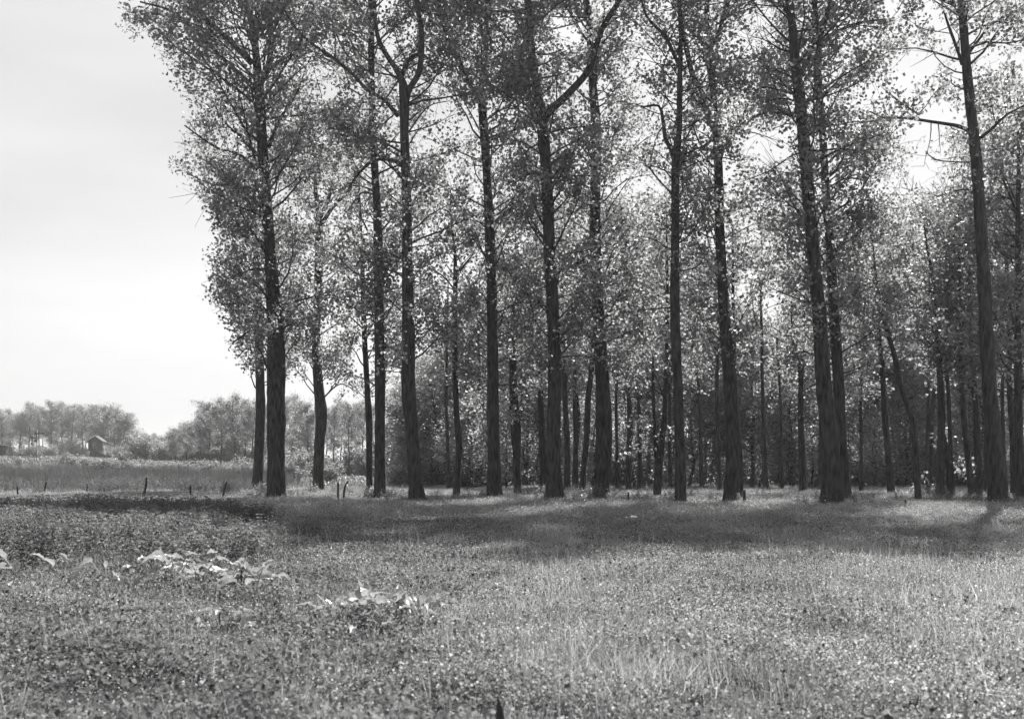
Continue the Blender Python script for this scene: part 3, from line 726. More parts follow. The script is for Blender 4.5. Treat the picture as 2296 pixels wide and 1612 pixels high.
# ------------------------------------------------------------------ shrubs
def proto_shrub(r, h, n, seed, leaf, mat):
    rs = np.random.default_rng(seed)
    # stems fanning out of one stool
    mb = MB(); C = []
    for i in range(22):
        a = rs.uniform(0, 6.283); el = rs.uniform(0.35, 1.35); l = rs.uniform(0.6, 1.0)
        dd = np.array([math.cos(a) * math.cos(el) * r, math.sin(a) * math.cos(el) * r, math.sin(el) * h])
        P, R = grow_branch((0, 0, -0.05), dd, np.linalg.norm(dd) * l, 0.025, rs, 0.1, 5)
        mb.tube(P, R, 4, False)
        for _ in range(n // 22):
            u = rs.uniform(0.25, 1) * 4; j = min(int(u), 3)
            C.append(P[j] + (P[j + 1] - P[j]) * (u - j) + rs.normal(0, 0.14, 3) * (r + 0.3))
    C = np.array(C); C[:, 2] = abs(C[:, 2])
    LC = np.repeat(C, 7, 0) + rs.normal(0, 0.1, (len(C) * 7, 3)); LC[:, 2] = np.maximum(LC[:, 2], 0.02)
    v, q = leaf_quads(LC, leaf, rs)
    lv = mesh_np('leaves', v, q); lv.materials.append(M[mat])
    st = mb.mesh('stems'); st.materials.append(M['bark_far'])
    return st, lv
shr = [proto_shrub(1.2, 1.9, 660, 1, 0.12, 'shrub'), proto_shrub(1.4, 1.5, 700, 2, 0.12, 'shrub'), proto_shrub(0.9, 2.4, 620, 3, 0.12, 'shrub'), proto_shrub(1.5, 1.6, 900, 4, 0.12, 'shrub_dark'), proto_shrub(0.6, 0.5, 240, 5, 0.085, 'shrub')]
def place_shrub(si, x, y, s, label, group=None, sz=1.0, name='shrub', cat='shrub'):
    root = empty(name, (x, y, float(ground(x, y))), label, cat, group)
    root.scale = (s, s, s * sz); root.rotation_euler = (0, 0, prs.uniform(0, 6.28))
    obj('stems', shr[si][0], None, root); o = obj('leaves', shr[si][1], None, root); o['kind'] = 'stuff'
HL = [(196, 'upright post at the ditch'), (222, 'signal cabin'), (328, 'tall braced post'), (427, 'straight post'), (503, 'slanting post'), (577, 'leftmost thinner poplar'), (668, 'twin-stemmed poplar')]
HA = ['rounded', 'low', 'spreading', 'ragged', 'pale']
def hedge_side(px):
    lx, ln = min(HL, key=lambda t: abs(t[0] - px))
    return f"{'left' if px < lx else 'right'} of the {ln}"
# hedge line beyond the reed field
for i in range(44):
    px = 150 + i * 12 + prs.uniform(-4, 4); d = prs.uniform(112, 128)
    w = at(px, HY, d)
    place_shrub(int(prs.choice([0, 1, 1, 2])), w[0], d, (0.55 if 195 < px < 250 else 1.0) * prs.uniform(0.8, 1.2), f"{HA[i % 5]} bush beyond the reeds, {hedge_side(px)}", 'bushes beyond the reed field')
for px, d, s, lab in [(222,105,1.1,'dark bush right below the signal cabin'),(655,95,1.1,'pale bush seen between the twin-stemmed and crooked poplars'),(540,140,1.5,'rounded bush at the foot of the copse'),
                      (735,100,1.3,'bush right of the crooked forked poplar')]:
    w = at(px, HY, d); place_shrub(3 if s == 1.1 and px < 300 else 0, w[0], d, s, lab)
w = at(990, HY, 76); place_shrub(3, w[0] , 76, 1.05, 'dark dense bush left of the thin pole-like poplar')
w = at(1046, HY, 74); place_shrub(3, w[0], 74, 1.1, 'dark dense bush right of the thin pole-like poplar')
for px, d, lab in [(590,62,'low leafy growth at the foot of the dark thinner poplar'),(632,49,'leafy sprouts at the right foot of the twin-stemmed poplar'),(1222,52,'small leafy shoot at the left foot of the V-split poplar'),
                   (560,50,'low sprouting plant left of the twin-stemmed poplar'),(1185,52,'low leafy clump between the far-left-limb and V-split poplars'),(1340,48,'low leafy clump at the foot of the swollen trunk'),(848,49,'leafy sprouts at the foot of the straight slim poplar'),(700,58,'grassy leafy clump at the foot of the crooked poplar')]:
    w = at(px, HY, d); place_shrub(4, w[0], d, prs.uniform(0.8, 1.2), lab, sz=1.1)
for i in range(52):
    px = -40 + i * 13.5 + prs.uniform(-5, 5); d = prs.uniform(285, 330) if px < 300 else prs.uniform(200, 215)
    w = at(px, HY, d)
    place_shrub(int(prs.choice([0, 2])), w[0], d, prs.uniform(1.6, 2.5), 'undergrowth bush closing the foot of the distant wood', 'undergrowth of the distant wood')
# scrub between the wood and the sunny strip, and understorey within the wood
for (dlo, dhi, st, si) in ((78, 90, 34, (0, 1, 2)), (95, 115, 34, (2, 0, 1)), (125, 150, 30, (2, 0, 2))):
    px = 900.0
    while px < 2340:
        d = prs.uniform(dlo, dhi); w = at(px, HY, d)
        k = int(prs.choice(si))
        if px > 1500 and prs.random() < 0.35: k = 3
        place_shrub(k, w[0], d, prs.uniform(1.0, 1.7) * (1.0 if d < 95 else 1.5), near_label(px, k, RANKS[dlo], 'bush', SADJ), zone(px)[1].replace('trees', 'bushes'))
        px += st * prs.uniform(0.6, 1.4)
for i in range(20):
    px = 590 + i * 17 + prs.uniform(-5, 5); d = prs.uniform(112, 150)
    w = at(px, HY, d)
    place_shrub(int(prs.choice([0, 1, 2])), w[0], d, prs.uniform(1.0, 1.9), f"{SADJ[i % 5]} {'bush' if d < 130 else 'deeper bush'} in the hazy thicket near the {min(LM, key=lambda t: abs(t[0] - px))[1]}", 'bushes of the hazy thicket')
for i in range(7):  # low dark shrubs stand in for the shadow cast by the ditch bank
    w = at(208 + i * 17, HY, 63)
    place_shrub(3, w[0], 63 + prs.uniform(-.4, .4), 0.38, ['leftmost', 'second', 'third', 'middle', 'fifth', 'sixth', 'rightmost'][i] + ' of the low dark shrubs added as the ditch bank shadow behind the posts', 'shrubs added as ditch shade', sz=0.75, name='ditch_shade_shrub', cat='ditch_shade_shrub')

# ------------------------------------------------------------------ ground cover (instanced tufts)
hidden = bpy.data.collections.new('tuft kinds')      # not linked to the scene
def tuft_obj(name, me, mat):
    me.materials.append(mat)
    o = bpy.data.objects.new(name, me); hidden.objects.link(o); return o

def blades(n, r, h, w, rs, lean=0.5, seg=2):
    V = []; Q = []; k = 0
    for i in range(n):
        a = rs.uniform(0, 6.283); rr = r * math.sqrt(rs.random())
        p = np.array([math.cos(a) * rr, math.sin(a) * rr, -0.02])
        az = rs.uniform(0, 6.283); ln = rs.uniform(0.1, lean)
        hh = h * rs.uniform(0.45, 1.15); ww = w * rs.uniform(0.6, 1.2)
        out_ = np.array([math.cos(az), math.sin(az), 0]); sd = np.array([-math.sin(az), math.cos(az), 0])
        tw_ = rs.uniform(-0.6, 0.6); sd = unit(sd + out_ * tw_)
        for s_ in range(seg + 1):
            u = s_ / seg
            c = p + np.array([0, 0, hh * (u - 0.25 * ln * u * u)]) + out_ * hh * ln * u ** 2
            wd = ww * (1 - 0.85 * u)
            V += [c - sd * wd / 2, c + sd * wd / 2]
        for s_ in range(seg):
            b = k + 2 * s_; Q.append([b, b + 1, b + 3, b + 2])
        k += 2 * (seg + 1)
    return np.array(V), np.array(Q)

def herb(n, r, h, size, rs, flat=1.0):
    C = np.stack([rs.normal(0, r, n), rs.normal(0, r, n), h * rs.uniform(0.15, 1.0, n) ** 0.7], 1)
    v, q = leaf_quads(C, size, rs, flat=flat, aspect=0.9)
    return v, q

def stems_flowers(n, r, h, fs, rs):
    V, Q = blades(n, r, h, 0.004, rs, 0.25, 2)
    tips = V.reshape(n, 6, 3)[:, 4:].mean(1)
    v2, q2 = leaf_quads(np.repeat(tips, 2, 0) + rs.normal(0, fs * .2, (2 * n, 3)), fs, rs, flat=1.5)
    return (V, Q), (v2, q2)

trs = np.random.default_rng(5)
kinds = []
def reg(pref, i, vq, mat):
    kinds.append(tuft_obj(f'{pref}_{i:02d}', mesh_np(pref, vq[0], vq[1]), mat))
for i in range(4): reg('a_grass', i, blades(80, 0.20, 0.26, 0.006, trs, 0.9), M['grass'])        # 0-3
for i in range(4): reg('b_herb', i, herb(200, 0.16, 0.18, 0.018, trs, 0.3), M['herb'])                   # 4-7
for i in range(2): reg('c_flower', i, stems_flowers(3, 0.15, 0.34, 0.015, trs)[1], M['flower'])     # 8-9
for i in range(2): reg('d_stalk', i, stems_flowers(7, 0.15, 0.45, 0.02, trs)[0], M['grass'])        # 10-11
def nettle(rs):
    V = []; Q = []; k = 0
    for s_ in range(14):
        b = np.array([rs.normal(0, .12), rs.normal(0, .12), 0.]); H = rs.uniform(0.3, 0.75); ln = rs.normal(0, 0.08, 2)
        hs = np.linspace(0.12, 1, 9)
        C = np.repeat(np.stack([b[0] + ln[0] * hs, b[1] + ln[1] * hs, H * hs], 1), 4, 0)
        a = np.tile(np.arange(4) * 1.571, 9) + rs.uniform(0, 6, 36)
        rad = 0.06 * (1.2 - np.repeat(hs, 4) * 0.6)
        C = C + np.stack([np.cos(a) * rad, np.sin(a) * rad, 0 * a - 0.01], 1)
        v, q = leaf_quads(C, 0.06, rs, flat=0.3, aspect=0.5)
        V.append(v); Q.append(q + k); k += len(v)
    return np.concatenate(V), np.concatenate(Q)
for i in range(3): reg('e_nettle', i, nettle(trs), M['nettle'])                                       # 12-14
for i in range(3): reg('f_reed', i, blades(40, 0.45, 1.15, 0.022, trs, 0.14), M['reed'])              # 15-17
for i in range(2): reg('g_coarse', i, blades(30, 0.5, 0.30, 0.035, trs, 0.6), M['rough'])             # 18-19
for i in range(3): reg('h_dock', i, herb(80, 0.16, 0.20, 0.036, trs, 0.8), M['weed'])                  # 20-22

gng = bpy.data.node_groups.new('scatter tufts', 'GeometryNodeTree')
gng.interface.new_socket('Geometry', in_out='INPUT', socket_type='NodeSocketGeometry')
gng.interface.new_socket('Geometry', in_out='OUTPUT', socket_type='NodeSocketGeometry')
gi = gng.nodes.new('NodeGroupInput'); go = gng.nodes.new('NodeGroupOutput')
m2p = gng.nodes.new('GeometryNodeMeshToPoints')
iop = gng.nodes.new('GeometryNodeInstanceOnPoints')
ci = gng.nodes.new('GeometryNodeCollectionInfo'); ci.inputs['Collection'].default_value = hidden
ci.inputs['Separate Children'].default_value = True; ci.inputs['Reset Children'].default_value = True
def attr(nm, ty):
    a = gng.nodes.new('GeometryNodeInputNamedAttribute'); a.data_type = ty; a.inputs['Name'].default_value = nm
    return a
ar, as_, ap = attr('rot', 'FLOAT_VECTOR'), attr('scl', 'FLOAT_VECTOR'), attr('pid', 'INT')
gl = gng.links.new
gl(gi.outputs[0], m2p.inputs[0]); gl(m2p.outputs[0], iop.inputs['Points']); gl(ci.outputs[0], iop.inputs['Instance'])
iop.inputs['Pick Instance'].default_value = True
gl(ap.outputs['Attribute'], iop.inputs['Instance Index'])
gl(ar.outputs['Attribute'], iop.inputs['Rotation']); gl(as_.outputs['Attribute'], iop.inputs['Scale'])
gl(iop.outputs[0], go.inputs[0])

def scatter(name, X, Y, pid, sc, label, cat, szm=None):
    n = len(X)
    me = bpy.data.meshes.new(name); me.vertices.add(n)
    me.vertices.foreach_set('co', np.stack([X, Y, ground(X, Y)], 1).astype(np.float32).ravel())
    rot = np.stack([prs.normal(0, 0.08, n), prs.normal(0, 0.08, n), prs.uniform(0, 6.283, n)], 1)
    s3 = np.stack([sc, sc, sc * (1 if szm is None else szm)], 1)
    a = me.attributes.new('rot', 'FLOAT_VECTOR', 'POINT'); a.data.foreach_set('vector', rot.astype(np.float32).ravel())
    a = me.attributes.new('scl', 'FLOAT_VECTOR', 'POINT'); a.data.foreach_set('vector', s3.astype(np.float32).ravel())
    a = me.attributes.new('pid', 'INT', 'POINT'); a.data.foreach_set('value', np.asarray(pid).astype(np.int32))
    o = bpy.data.objects.new(name, me); COL.objects.link(o)
    md = o.modifiers.new('scatter', 'NODES'); md.node_group = gng
    tag(o, label, cat, kind='stuff')
    return o

def field(d0, d1, n, margin=60, x0=-margin if False else None, x1=None):
    """points spread evenly over the visible wedge of ground"""
    dd = np.sqrt(prs.uniform(d0 ** 2, d1 ** 2, n))
    a = -80 if x0 is None else x0; b = 2376 if x1 is None else x1
    px = prs.uniform(a, b, n)
    return (px - CX) / F * dd, dd
def patch(X, Y, s, sh=0.0):
    return wnoise(np.stack([X + sh, Y, 0 * X + sh], 1), s)

X, Y = field(5.2, 30, 19000)
hole = patch(X, Y, 2.6, 7.0) + 0.5 * patch(X, Y, 6.1, 1.0)
X, Y = X[hole < 0.5], Y[hole < 0.5]
pid = prs.integers(0, 4, len(X)); p_ = patch(X, Y, 1.3)
scatter('meadow_grass', X, Y, pid, np.clip(0.85 + 0.55 * p_, 0.3, 1.5) * prs.uniform(0.75, 1.2, len(X)), 'long bright grass of the foreground meadow', 'grass')
X, Y = field(5.2, 30, 21000)
leftw = sstep(0.35, -0.35, X / Y * 2)
keep = prs.random(len(X)) < (0.6 + 0.4 * leftw) * np.clip(1 + 1.3 * patch(X, Y, 1.6, 3.0), 0.1, 1.6)
hole = patch(X, Y, 2.6, 7.0) + 0.5 * patch(X, Y, 6.1, 1.0)
keep &= (hole < 0.55)
X, Y = X[keep], Y[keep]
pid = np.where(prs.random(len(X)) < 0.8 - 0.55 * sstep(0.2, -0.35, X / Y * 2 + 0.25 * patch(X, Y, 0.9, 2.0)), prs.integers(4, 8, len(X)), prs.integers(20, 23, len(X)))
scatter('meadow_herbs', X, Y, pid, prs.uniform(0.75, 1.3, len(X)), 'low leafy herbs growing among the meadow grass', 'herbs')
X, Y = field(30, 75, 15000)
scatter('shaded_grass', X, Y, prs.integers(0, 4, len(X)), prs.uniform(0.9, 1.7, len(X)), 'grass in the shade belt and sunny strip under the poplars', 'grass', szm=0.75)
X, Y = field(28, 60, 6000)
scatter('shaded_herbs', X, Y, prs.integers(4, 8, len(X)), prs.uniform(1.2, 2.2, len(X)), 'low herbs under the row of poplars', 'herbs', szm=0.7)
X, Y = field(75, 240, 14000)
keep = ~((X / Y * F + CX < 640) & (Y > 60) & (Y < 112))
scatter('far_grass', X[keep], Y[keep], prs.integers(18, 20, keep.sum()), prs.uniform(1.5, 3.5, keep.sum()), 'rough grass of the far field and woodland floor', 'grass', szm=0.35)
X, Y = field(6, 34, 1900)
scatter('meadow_flowers', X, Y, np.where(prs.random(len(X)) < 0.06 + 0.35 * (X < -2), prs.integers(8, 10, len(X)), prs.integers(10, 12, len(X))), prs.uniform(0.8, 1.3, len(X)), 'tiny pale flowers and stalks over the meadow', 'flowers')
# weeds and suckers round the trunk feet
fx = []; fy = []
for t in front + second:
    d = D(t['yb']); bx = at(t['trunk'][0][0], HY, d)[0]
    for _ in range(16 if t in front else 7):
        a = prs.uniform(0, 6.283); q_ = abs(prs.normal(0.55, 0.35)) + 0.25
        fx.append(bx + math.cos(a) * q_ * 1.5); fy.append(d + math.sin(a) * q_)
fx = np.array(fx); fy = np.array(fy)
scatter('trunk_foot_weeds', fx, fy, prs.integers(12, 15, len(fx)), prs.uniform(0.35, 1.0, len(fx)), 'weeds growing round the feet of the poplar trunks', 'weeds')
# nettle bed on the left
X, Y = field(13.5, 29, 3800, x0=-100, x1=640)
pxn = X / Y * F + CX
keep = prs.random(len(X)) < sstep(660, 250, pxn + 60 * np.sin(Y * 1.3)) * sstep(13.5, 21, Y) * np.clip(0.8 + patch(X, Y, 1.4, 5.0), 0.2, 1)
scatter('nettle_bed', X[keep], Y[keep], prs.integers(12, 15, keep.sum()), prs.uniform(0.75, 1.15, keep.sum()), 'dense bed of tall nettles on the left', 'nettles', szm=0.85)
X, Y = field(56, 112, 1100, x0=-100, x1=600)
X, Y = X[ground(X, Y) < 1.6], Y[ground(X, Y) < 1.6]
scatter('field_weeds', X, Y, prs.integers(12, 15, len(X)), prs.uniform(0.5, 1.2, len(X)), 'coarse weeds standing in the field behind the posts', 'weeds')
# reeds
X, Y = field(56, 112, 9500, x0=-100, x1=690)
pxr = X / Y * F + CX
keep = prs.random(len(X)) < sstep(700, 520, pxr + (Y - 60) * 0) 
keep &= prs.random(len(X)) < sstep(54, 76, Y + 5 * patch(X, Y, 0.25)) * np.clip(0.75 + 0.8 * patch(X, Y, 0.35, 2.0), 0.08, 1)
keep &= ~(ground(X, Y) > 0.7) & ~((Y < 66) & (pxr > 170) & (pxr < 340))
scatter('reed_bed', X[keep], Y[keep], prs.integers(15, 18, keep.sum()), np.interp(Y[keep], [56, 64, 76, 90, 112], [0.3, 0.5, 0.75, 1.0, 1.0]) * (1 + 0.35 * patch(X[keep], Y[keep], 0.22, 4.0)) * prs.uniform(0.55, 1.35, keep.sum()), 'standing reeds in the field behind the fence posts', 'reeds', szm=0.82)

# ------------------------------------------------------------------ broad-leaved plants in the meadow
def big_leaf(L, W, rs, curl=0.25, fold=0.2):
    n, m = 9, 5
    V = np.zeros((n, m, 3))
    for i in range(n):
        u = i / (n - 1)
        w = W * (math.sin(math.pi * min(1, u * 0.93 + 0.07)) ** 0.7) * (1 - 0.25 * u)
        for j in range(m):
            s_ = (j / (m - 1) - 0.5) * 2
            w2 = w * (1 + 0.12 * math.sin(u * 23 + 3 * s_))
            V[i, j] = (s_ * w2 / 2 + 0.05 * L * math.sin(u * 4), u * L, fold * abs(s_) * w - curl * L * u * u + rs.normal(0, 0.022) * L + 0.06 * L * math.sin(u * 15 + (j > 2) * 2.1) * abs(s_))
    q = []
    for i in range(n - 1):
        for j in range(m - 1):
            a = i * m + j; q.append([a, a + 1, a + m + 1, a + m])
    return V.reshape(-1, 3), np.array(q)
leafmesh = []
for i in range(4):
    v, q = big_leaf(1.0, 0.55, trs, curl=0.1 + 0.3 * i, fold=0.15 + 0.2 * i)
    me = mesh_np('leaf', v, q, smooth=True); me.materials.append(M['burr']); leafmesh.append(me)
def butterbur(px, py, n, size, label, spread=0.12, seed=0, hgt=0.2):
    rs = np.random.default_rng(300 + seed)
    d = D(py); w = at(px, py, d)
    root = empty('butterbur_plant', (w[0], d, float(ground(w[0], d))), label, 'plant', 'broad-leaved plants in the meadow')
    mb = MB(); leaves = []
    for k in range(n):
        a = rs.uniform(0, 6.283); h = rs.uniform(0.5, 1.2) * hgt
        r = spread * rs.uniform(0.3, 1.3)
        tip = np.array([math.cos(a) * r, math.sin(a) * r, h])
        mb.tube([[0, 0, -0.02], [tip[0] * 0.4, tip[1] * 0.4, h * 0.6], tip], [0.009, 0.008, 0.006], 5, False)
        o = obj('leaf', leafmesh[rs.integers(0, 4)], None, root)
        o.location = tip
        s_ = size * rs.uniform(0.65, 1.2)
        o.scale = (s_, s_, s_)
        o.rotation_euler = (rs.normal(0.35, 0.45), rs.normal(0, 0.45), a - math.pi / 2 + rs.normal(0, 0.4))
    obj('stalks', mb.mesh('stalks'), M['herb'], root)
bb = [
 (428,1262,5,0.24,'broad-leaved plant with white sunlit leaves before the dark hollow'),(395,1292,6,0.34,'broad-leaved plant with the longest pale leaf in the left cluster'),
 (350,1306,4,0.26,'broad-leaved plant at the left end of the large cluster'),(440,1322,7,0.28,'broad-leaved plant with upright leaves at the front of the large cluster'),
 (478,1294,5,0.26,'broad-leaved plant in the middle of the large left cluster'),(505,1308,5,0.25,'grey broad-leaved plant inside the large left cluster'),
 (540,1308,6,0.30,'broad-leaved plant with a standing triangular white leaf'),(555,1256,4,0.22,'broad-leaved plant at the upper right of the large cluster'),
 (196,1280,3,0.26,'broad-leaved plant with a single white pointed leaf, far left cluster'),(52,1310,4,0.30,'broad-leaved plant with a ribbed white leaf at the far left'),
 (140,1312,3,0.22,'pale broad-leaved plant between the two white leaves on the left'),(238,1316,4,0.24,'broad-leaved plant with a low bright leaf left of the large cluster'),
 (20,1330,3,0.2,'low pale broad-leaved plant at the left picture edge'),(570,1345,3,0.2,'small broad-leaved plant below the large left cluster'),
 (498,1420,2,0.2,'lone pale leaf plant in the clover below the large cluster'),
 (800,1378,5,0.24,'broad-leaved plant at the top left of the front cluster'),(832,1376,6,0.25,'broad-leaved plant with bright fan of leaves in the front cluster'),
 (758,1396,3,0.2,'broad-leaved plant at the left tip of the front cluster'),(838,1402,5,0.2,'broad-leaved plant at the centre of the front cluster'),
 (885,1382,5,0.22,'broad-leaved plant at the top right of the front cluster'),(905,1404,4,0.22,'broad-leaved plant at the lower right of the front cluster'),
 (948,1415,2,0.16,'small curled-leaf plant at the right end of the front cluster'),(835,1440,2,0.14,'small pale plant below the front cluster'),
 (750,1240,6,0.16,'broad-leaved plant over a dark hollow, alone in mid meadow'),(735,1248,4,0.14,'small leafy plant left beside the dark hollow'),
 (1420,1162,5,0.30,'white sunlit leafy plant lying in the tree shade'),(1436,1164,4,0.26,'second white leafy plant in the tree shade'),
]
rs_b = np.random.default_rng(4)
for i, (px, py, n, s_, lab) in enumerate(bb):
    py += rs_b.normal(4, 9) if i < 15 else 8
    front_c = 15 <= i <= 22; lone = i >= 23
    butterbur(px, py + 18, n + (5 if front_c or lone else (3 if 9 <= i <= 13 else 8)), s_ * rs_b.uniform(0.6, 0.85), lab, seed=i, spread=0.24, hgt=0.27 if front_c else 0.24 if lone else 0.37)

# dark pointed stub sticking up at the bottom edge
d = 4.6; w = at(1121, 1612, d)
mb = MB(); zt = at(0, 1556, d)[2]
mb.tube([[0, 0, -0.05], [0.002, 0, zt - 0.11], [0, 0, zt - 0.06], [-0.004, 0, zt - 0.03], [-0.009, 0, zt]], [0.022, 0.02, 0.015, 0.007, 0.001], 8, True, 0.08, 3)
o = obj('stake', mb.mesh('stake'), M['post']); o.location = (w[0], d, 0)
tag(o, 'dark pointed stake sticking up at the bottom edge', 'stake')

# ------------------------------------------------------------------ fence posts
def post(pts, yb, wpx, label, brace=None, grp='old fence posts'):
    d = D(yb); o0 = at(pts[-1][0], yb, d); gz = float(ground(o0[0], d)); o0[2] = gz
    P = np.array([at(x, y, d) for x, y in pts[::-1]]) - o0
    P[0, 2] = -0.15
    Pc = catmull(P, 0.12)
    v, q, t = tube(Pc, np.full(len(Pc), wpx * d / F / 2) * np.linspace(1.1, 0.85, len(Pc)), 7, True, 0.08, yb)
    o = obj('fence_post', mesh_np('fence_post', v, q, t, True), M['post']); o.location = o0
    tag(o, label, 'fence post', grp)
    if brace:
        B = np.array([at(x, y, d) for x, y in brace[::-1]]) - o0
        v, q, t = tube(catmull(B, 0.12), np.full(len(catmull(B, 0.12)), wpx * 0.7 * d / F / 2), 6, True, 0.08, 2)
        obj('brace', mesh_np('brace', v, q, t, True), M['post'], o)
posts = [([(39, 1091), (40, 1118)], 1118, 4.5, 'short upright fence post nearest the left edge'), ([(104, 1080), (95, 1112)], 1112, 4.5, 'fence post leaning right, second from the left edge'),
 ([(196, 1083), (193, 1111)], 1111, 4, 'upright fence post at the left end of the dark ditch'), ([(234, 1097), (233, 1113)], 1113, 4.5, 'stubby fence post in front of the dark ditch'),
 ([(328, 1070), (327, 1090), (319, 1120)], 1120, 5, 'tallest bent fence post with a brace, right end of the ditch'),
 ([(427, 1087), (427, 1119)], 1119, 4.5, 'straight fence post between the braced and the slanting ones'), ([(509, 1079), (504, 1095), (496, 1124)], 1124, 5, 'slanting fence post left of the poplar row'),
 ([(758, 1080), (758, 1128)], 1128, 4.2, 'straight slim fence post beside the hooked one'), ([(781, 1078), (774, 1090), (771, 1110), (770, 1128)], 1128, 4.5, 'hooked fence post with a bent-over top'),
 ([(1409, 1103), (1409, 1138)], 1138, 4.5, 'thin fence post standing in the sunny strip, centre right'), ([(1669, 1098), (1669, 1136)], 1136, 7, 'thick short fence post right of the bulging trunk'),
 ([(2030, 1120), (2031, 1151)], 1151, 5, 'fence post standing alone in the sunny strip at the right')]
for i, (pts, yb, wp, lab) in enumerate(posts):
    post(pts, yb, wp, lab, brace=[(329, 1088), (324, 1100), (313, 1117)] if i == 4 else None)
mb = MB()
wp_ = [(40, 1118, 1104), (96, 1112, 1100), (193, 1111, 1097), (233, 1113, 1102), (320, 1120, 1100), (427, 1119, 1103), (499, 1124, 1104)]
P = []
for (a, yb, yy), (b, yb2, yy2) in zip(wp_[:-1], wp_[1:]):
    A = at(a, yy, D(yb)); B = at(b, yy2, D(yb2))
    P += [A, (A + B) / 2 - np.array([0, 0, 0.05])]
P.append(at(wp_[-1][0], wp_[-1][2], D(wp_[-1][1])))
mb.tube(P, np.full(len(P), 0.005), 4, False)
tag(obj('fence_wire', mb.mesh('fence_wire'), M['iron']), 'thin sagging wire strung along the old posts on the left', 'fence wire')

# ------------------------------------------------------------------ signal cabin and signals
def box_obj(name, c, dm, mat, parent, rz=0.0):
    mb = MB(); mb.box(c, dm, rz); return obj(name, mb.mesh(name), M[mat], parent)
dc = 235.0; k_ = dc / F
cw = at(217, HY, dc); gx = cw[0]
gz = float(ground(gx, dc))
cab = empty('signal_cabin', (gx, dc, gz), 'small two-storey gabled signal cabin before the distant wood', 'building')
cab.rotation_euler = (0, 0, math.radians(9))
Wc, Dc, H2 = 2.7, 3.4, 4.9
zr = at(0, 978, dc)[2] - gz
ze = at(0, 989, dc)[2] - gz
zf = at(0, 1010, dc)[2] - gz
# upper storey with gable
def gable(mb, x0, x1, y0, y1, z0, z1, zr):
    xm = (x0 + x1) / 2
    v = [[x0,y0,z0],[x1,y0,z0],[x1,y1,z0],[x0,y1,z0],[x0,y0,z1],[x1,y0,z1],[x1,y1,z1],[x0,y1,z1],[xm,y0,zr],[xm,y1,zr]]
    mb.add(v, [[0,1,5,4],[1,2,6,5],[2,3,7,6],[3,0,4,7],[4,5,6,7]], [[4,5,8],[6,7,9]])
mb = MB(); gable(mb, -Wc/2, Wc/2, -Dc/2, Dc/2, zf, ze, zr); obj('upper_wall', mb.mesh('upper_wall'), M['brick'], cab)
box_obj('side_boarding', (Wc/2 + 0.03, -0.4, (zf + ze) / 2), (0.05, 1.8, ze - zf - 0.2), 'pale', cab)
mb = MB(); mb.box((0.25, 0, zf / 2), (Wc * 0.95, Dc, zf)); obj('lower_wall', mb.mesh('lower_wall'), M['brick'], cab)
box_obj('side_annex', (Wc/2 + 1.0, 0.2, (zf - 0.9) / 2), (1.3, 2.4, zf - 0.9), 'brick', cab)
for sgn in (-1, 1):
    mb = MB(); e = 0.35
    x0, x1 = 0.0, sgn * (Wc/2 + e); z1 = zr - (zr - ze) / (Wc/2) * (Wc/2 + e)
    th = 0.1
    v = [[x0,-Dc/2-e,zr+.02],[x1,-Dc/2-e,z1+.02],[x1,Dc/2+e,z1+.02],[x0,Dc/2+e,zr+.02]]
    v += [[a, b, c + th] for a, b, c in v]
    mb.add(v, [[0,1,2,3],[4,7,6,5],[0,4,5,1],[1,5,6,2],[2,6,7,3],[3,7,4,0]])
    obj('roof_slope', mb.mesh('roof_slope'), M['roof'], cab)
for sgn in (-1, 1):   # pale bargeboards
    mb = MB()
    A = np.array([0, -Dc/2 - 0.38, zr + 0.05]); B = np.array([sgn * (Wc/2 + 0.35), -Dc/2 - 0.38, zr - (zr - ze) / (Wc/2) * (Wc/2 + 0.35) + 0.05])
    mb.tube([A, B], [0.07, 0.07], 4, True); obj('bargeboard', mb.mesh('bargeboard'), M['pale'], cab)
mb = MB(); zp = zf - 0.15
v = [[-Wc/2-.2,-Dc/2-1.0,zp-.6],[0.15,-Dc/2-1.0,zp],[Wc/2+.6,-Dc/2-1.0,zp-.55],[Wc/2+.6,-Dc/2,zp-.5],[0.15,-Dc/2,zp+.06],[-Wc/2-.2,-Dc/2,zp-.55]]
v += [[a, b, c - 0.08] for a, b, c in v]
mb.add(v, [[0,1,4,5],[1,2,3,4],[6,11,10,7],[7,10,9,8],[0,6,7,1],[1,7,8,2]])
obj('porch_roof', mb.mesh('porch_roof'), M['roof'], cab)
for (x0, z0, ww, hh) in [(-0.25, (zf + ze) / 2 + 0.1, 0.7, 1.1)]:
    wn = box_obj('window', (x0, -Dc/2 - 0.03, z0), (ww, 0.05, hh), 'pale', cab)
    for a in (-1, 1):
        for b in (-1, 1):
            box_obj('pane', (x0 + a * ww * 0.22, -Dc/2 - 0.065, z0 + b * hh * 0.22), (ww * 0.36, 0.03, hh * 0.38), 'glass', wn)
box_obj('door', (-0.95, -Dc/2 - 0.03, (zf + ze) / 2 - 0.05), (0.55, 0.06, 1.5), 'iron', cab)
box_obj('window', (0.5, -Dc/2 - 0.03, zf * 0.45), (1.0, 0.05, 0.9), 'glass', cab)
box_obj('landing', (-1.1, -Dc/2 - 0.4, zf + 0.02), (1.4, 0.8, 0.1), 'iron', cab)

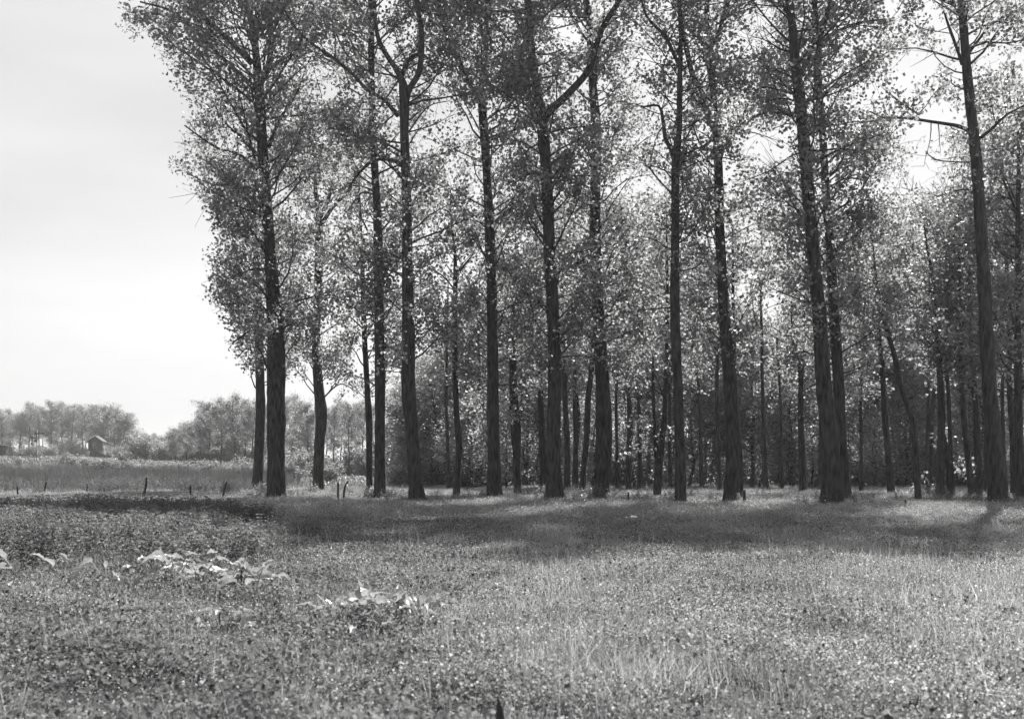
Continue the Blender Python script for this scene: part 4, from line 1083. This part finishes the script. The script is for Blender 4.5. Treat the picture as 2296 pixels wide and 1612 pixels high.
def signal(px, d, items, label, ybase):
    w0 = at(px, HY, d); gz = float(ground(w0[0], d))
    r = empty('semaphore_signal', (w0[0], d, gz), label, 'railway signal', 'railway signals')
    for it in items:
        typ, (x0, y0), (x1, y1), wd = it
        a = at(x0, y0, d) - np.array([w0[0], d, gz]); b = at(x1, y1, d) - np.array([w0[0], d, gz])
        if y1 > 1900: b[2] = 0
        mb = MB()
        if typ == 'arm':
            c = (a + b) / 2; mb.box(c, (abs(b[0] - a[0]), 0.08, wd)); mb.tube([a + [0, -.06, 0], a + [0, .06, 0]], [wd * 1.0, wd * 1.0], 10)
        elif typ == 'lamp': mb.box(a, (wd, wd, wd * 1.4))
        else: mb.tube([a, b], [wd / 2, wd / 2 * 0.8], 6)
        obj({'arm': 'signal_arm', 'mast': 'mast', 'lamp': 'lamp', 'bracket': 'bracket'}[typ], mb.mesh(typ), M['iron'], r)
signal(83, 215, [('mast', (83, 2000), (83, 963), 0.3), ('arm', (81, 971.5), (99, 971.8), 0.32), ('bracket', (83, 990), (72, 990), 0.14), ('mast', (72, 996), (72, 978), 0.2),
                 ('arm', (72, 981), (83.5, 981.5), 0.26), ('lamp', (72, 995), (0, 0), 0.35), ('lamp', (81, 987.5), (0, 0), 0.4)], 'tall two-armed semaphore signal on the left before the distant wood', 0)
# reposition base of the mast already handled by y>1900
signal(298, 300, [('mast', (298, 2000), (298, 1003), 0.2), ('arm', (298.5, 1007), (307, 1007), 0.3), ('lamp', (298.5, 1014.5), (0, 0), 0.4), ('lamp', (291.5, 1008.5), (0, 0), 0.3)], 'small faint semaphore signal right of the signal cabin', 0)

# hut and dark railing at the left edge
w0 = at(2, HY, 200)
gz = float(ground(w0[0], 200))
hut = empty('lineside_hut', (w0[0], 200, gz), 'dark lineside hut cut by the left edge', 'hut')
zt = at(0, 997, 200)[2] - gz
mb = MB(); mb.box((0, 0, (zt - .3) / 2), (1.7, 2, zt - .3)); obj('wall', mb.mesh('wall'), M['iron'], hut)
mb = MB(); mb.box((0, 0, zt - .2), (2.2, 2.4, 0.18)); obj('roof', mb.mesh('roof'), M['iron'], hut)
w0 = at(45, HY, 190); gz = float(ground(w0[0], 190))
rail = empty('railing', (w0[0], 190, gz), 'low dark railing along the railway at the far left', 'railing')
zt = at(0, 1019, 190)[2] - gz
for i, z in enumerate((zt - 0.15, zt - 0.42)):
    box_obj('rail', (0, 0, z), (6.8, 0.08, 0.16), 'iron', rail)
for i in range(12):
    box_obj('post', (-3.3 + i * 0.6, 0.1, zt / 2), (0.1, 0.1, zt), 'iron', rail)

# ------------------------------------------------------------------ haze
HAZE = 0.0003
mb = MB(); mb.box((0, 780, 13), (1900, 1700, 30.5))
m, n = newmat('air')
o_ = n.nodes.new('ShaderNodeOutputMaterial'); pv = n.nodes.new('ShaderNodeVolumePrincipled')
pv.inputs['Color'].default_value = g3(0.95); pv.inputs['Density'].default_value = HAZE; pv.inputs['Anisotropy'].default_value = 0.3
n.links.new(pv.outputs[0], o_.inputs['Volume'])
hz = obj('haze', mb.mesh('haze'), m); tag(hz, kind='stuff')
print('leaves', NLEAF, 'woodland', count, 'objects', len(bpy.data.objects))
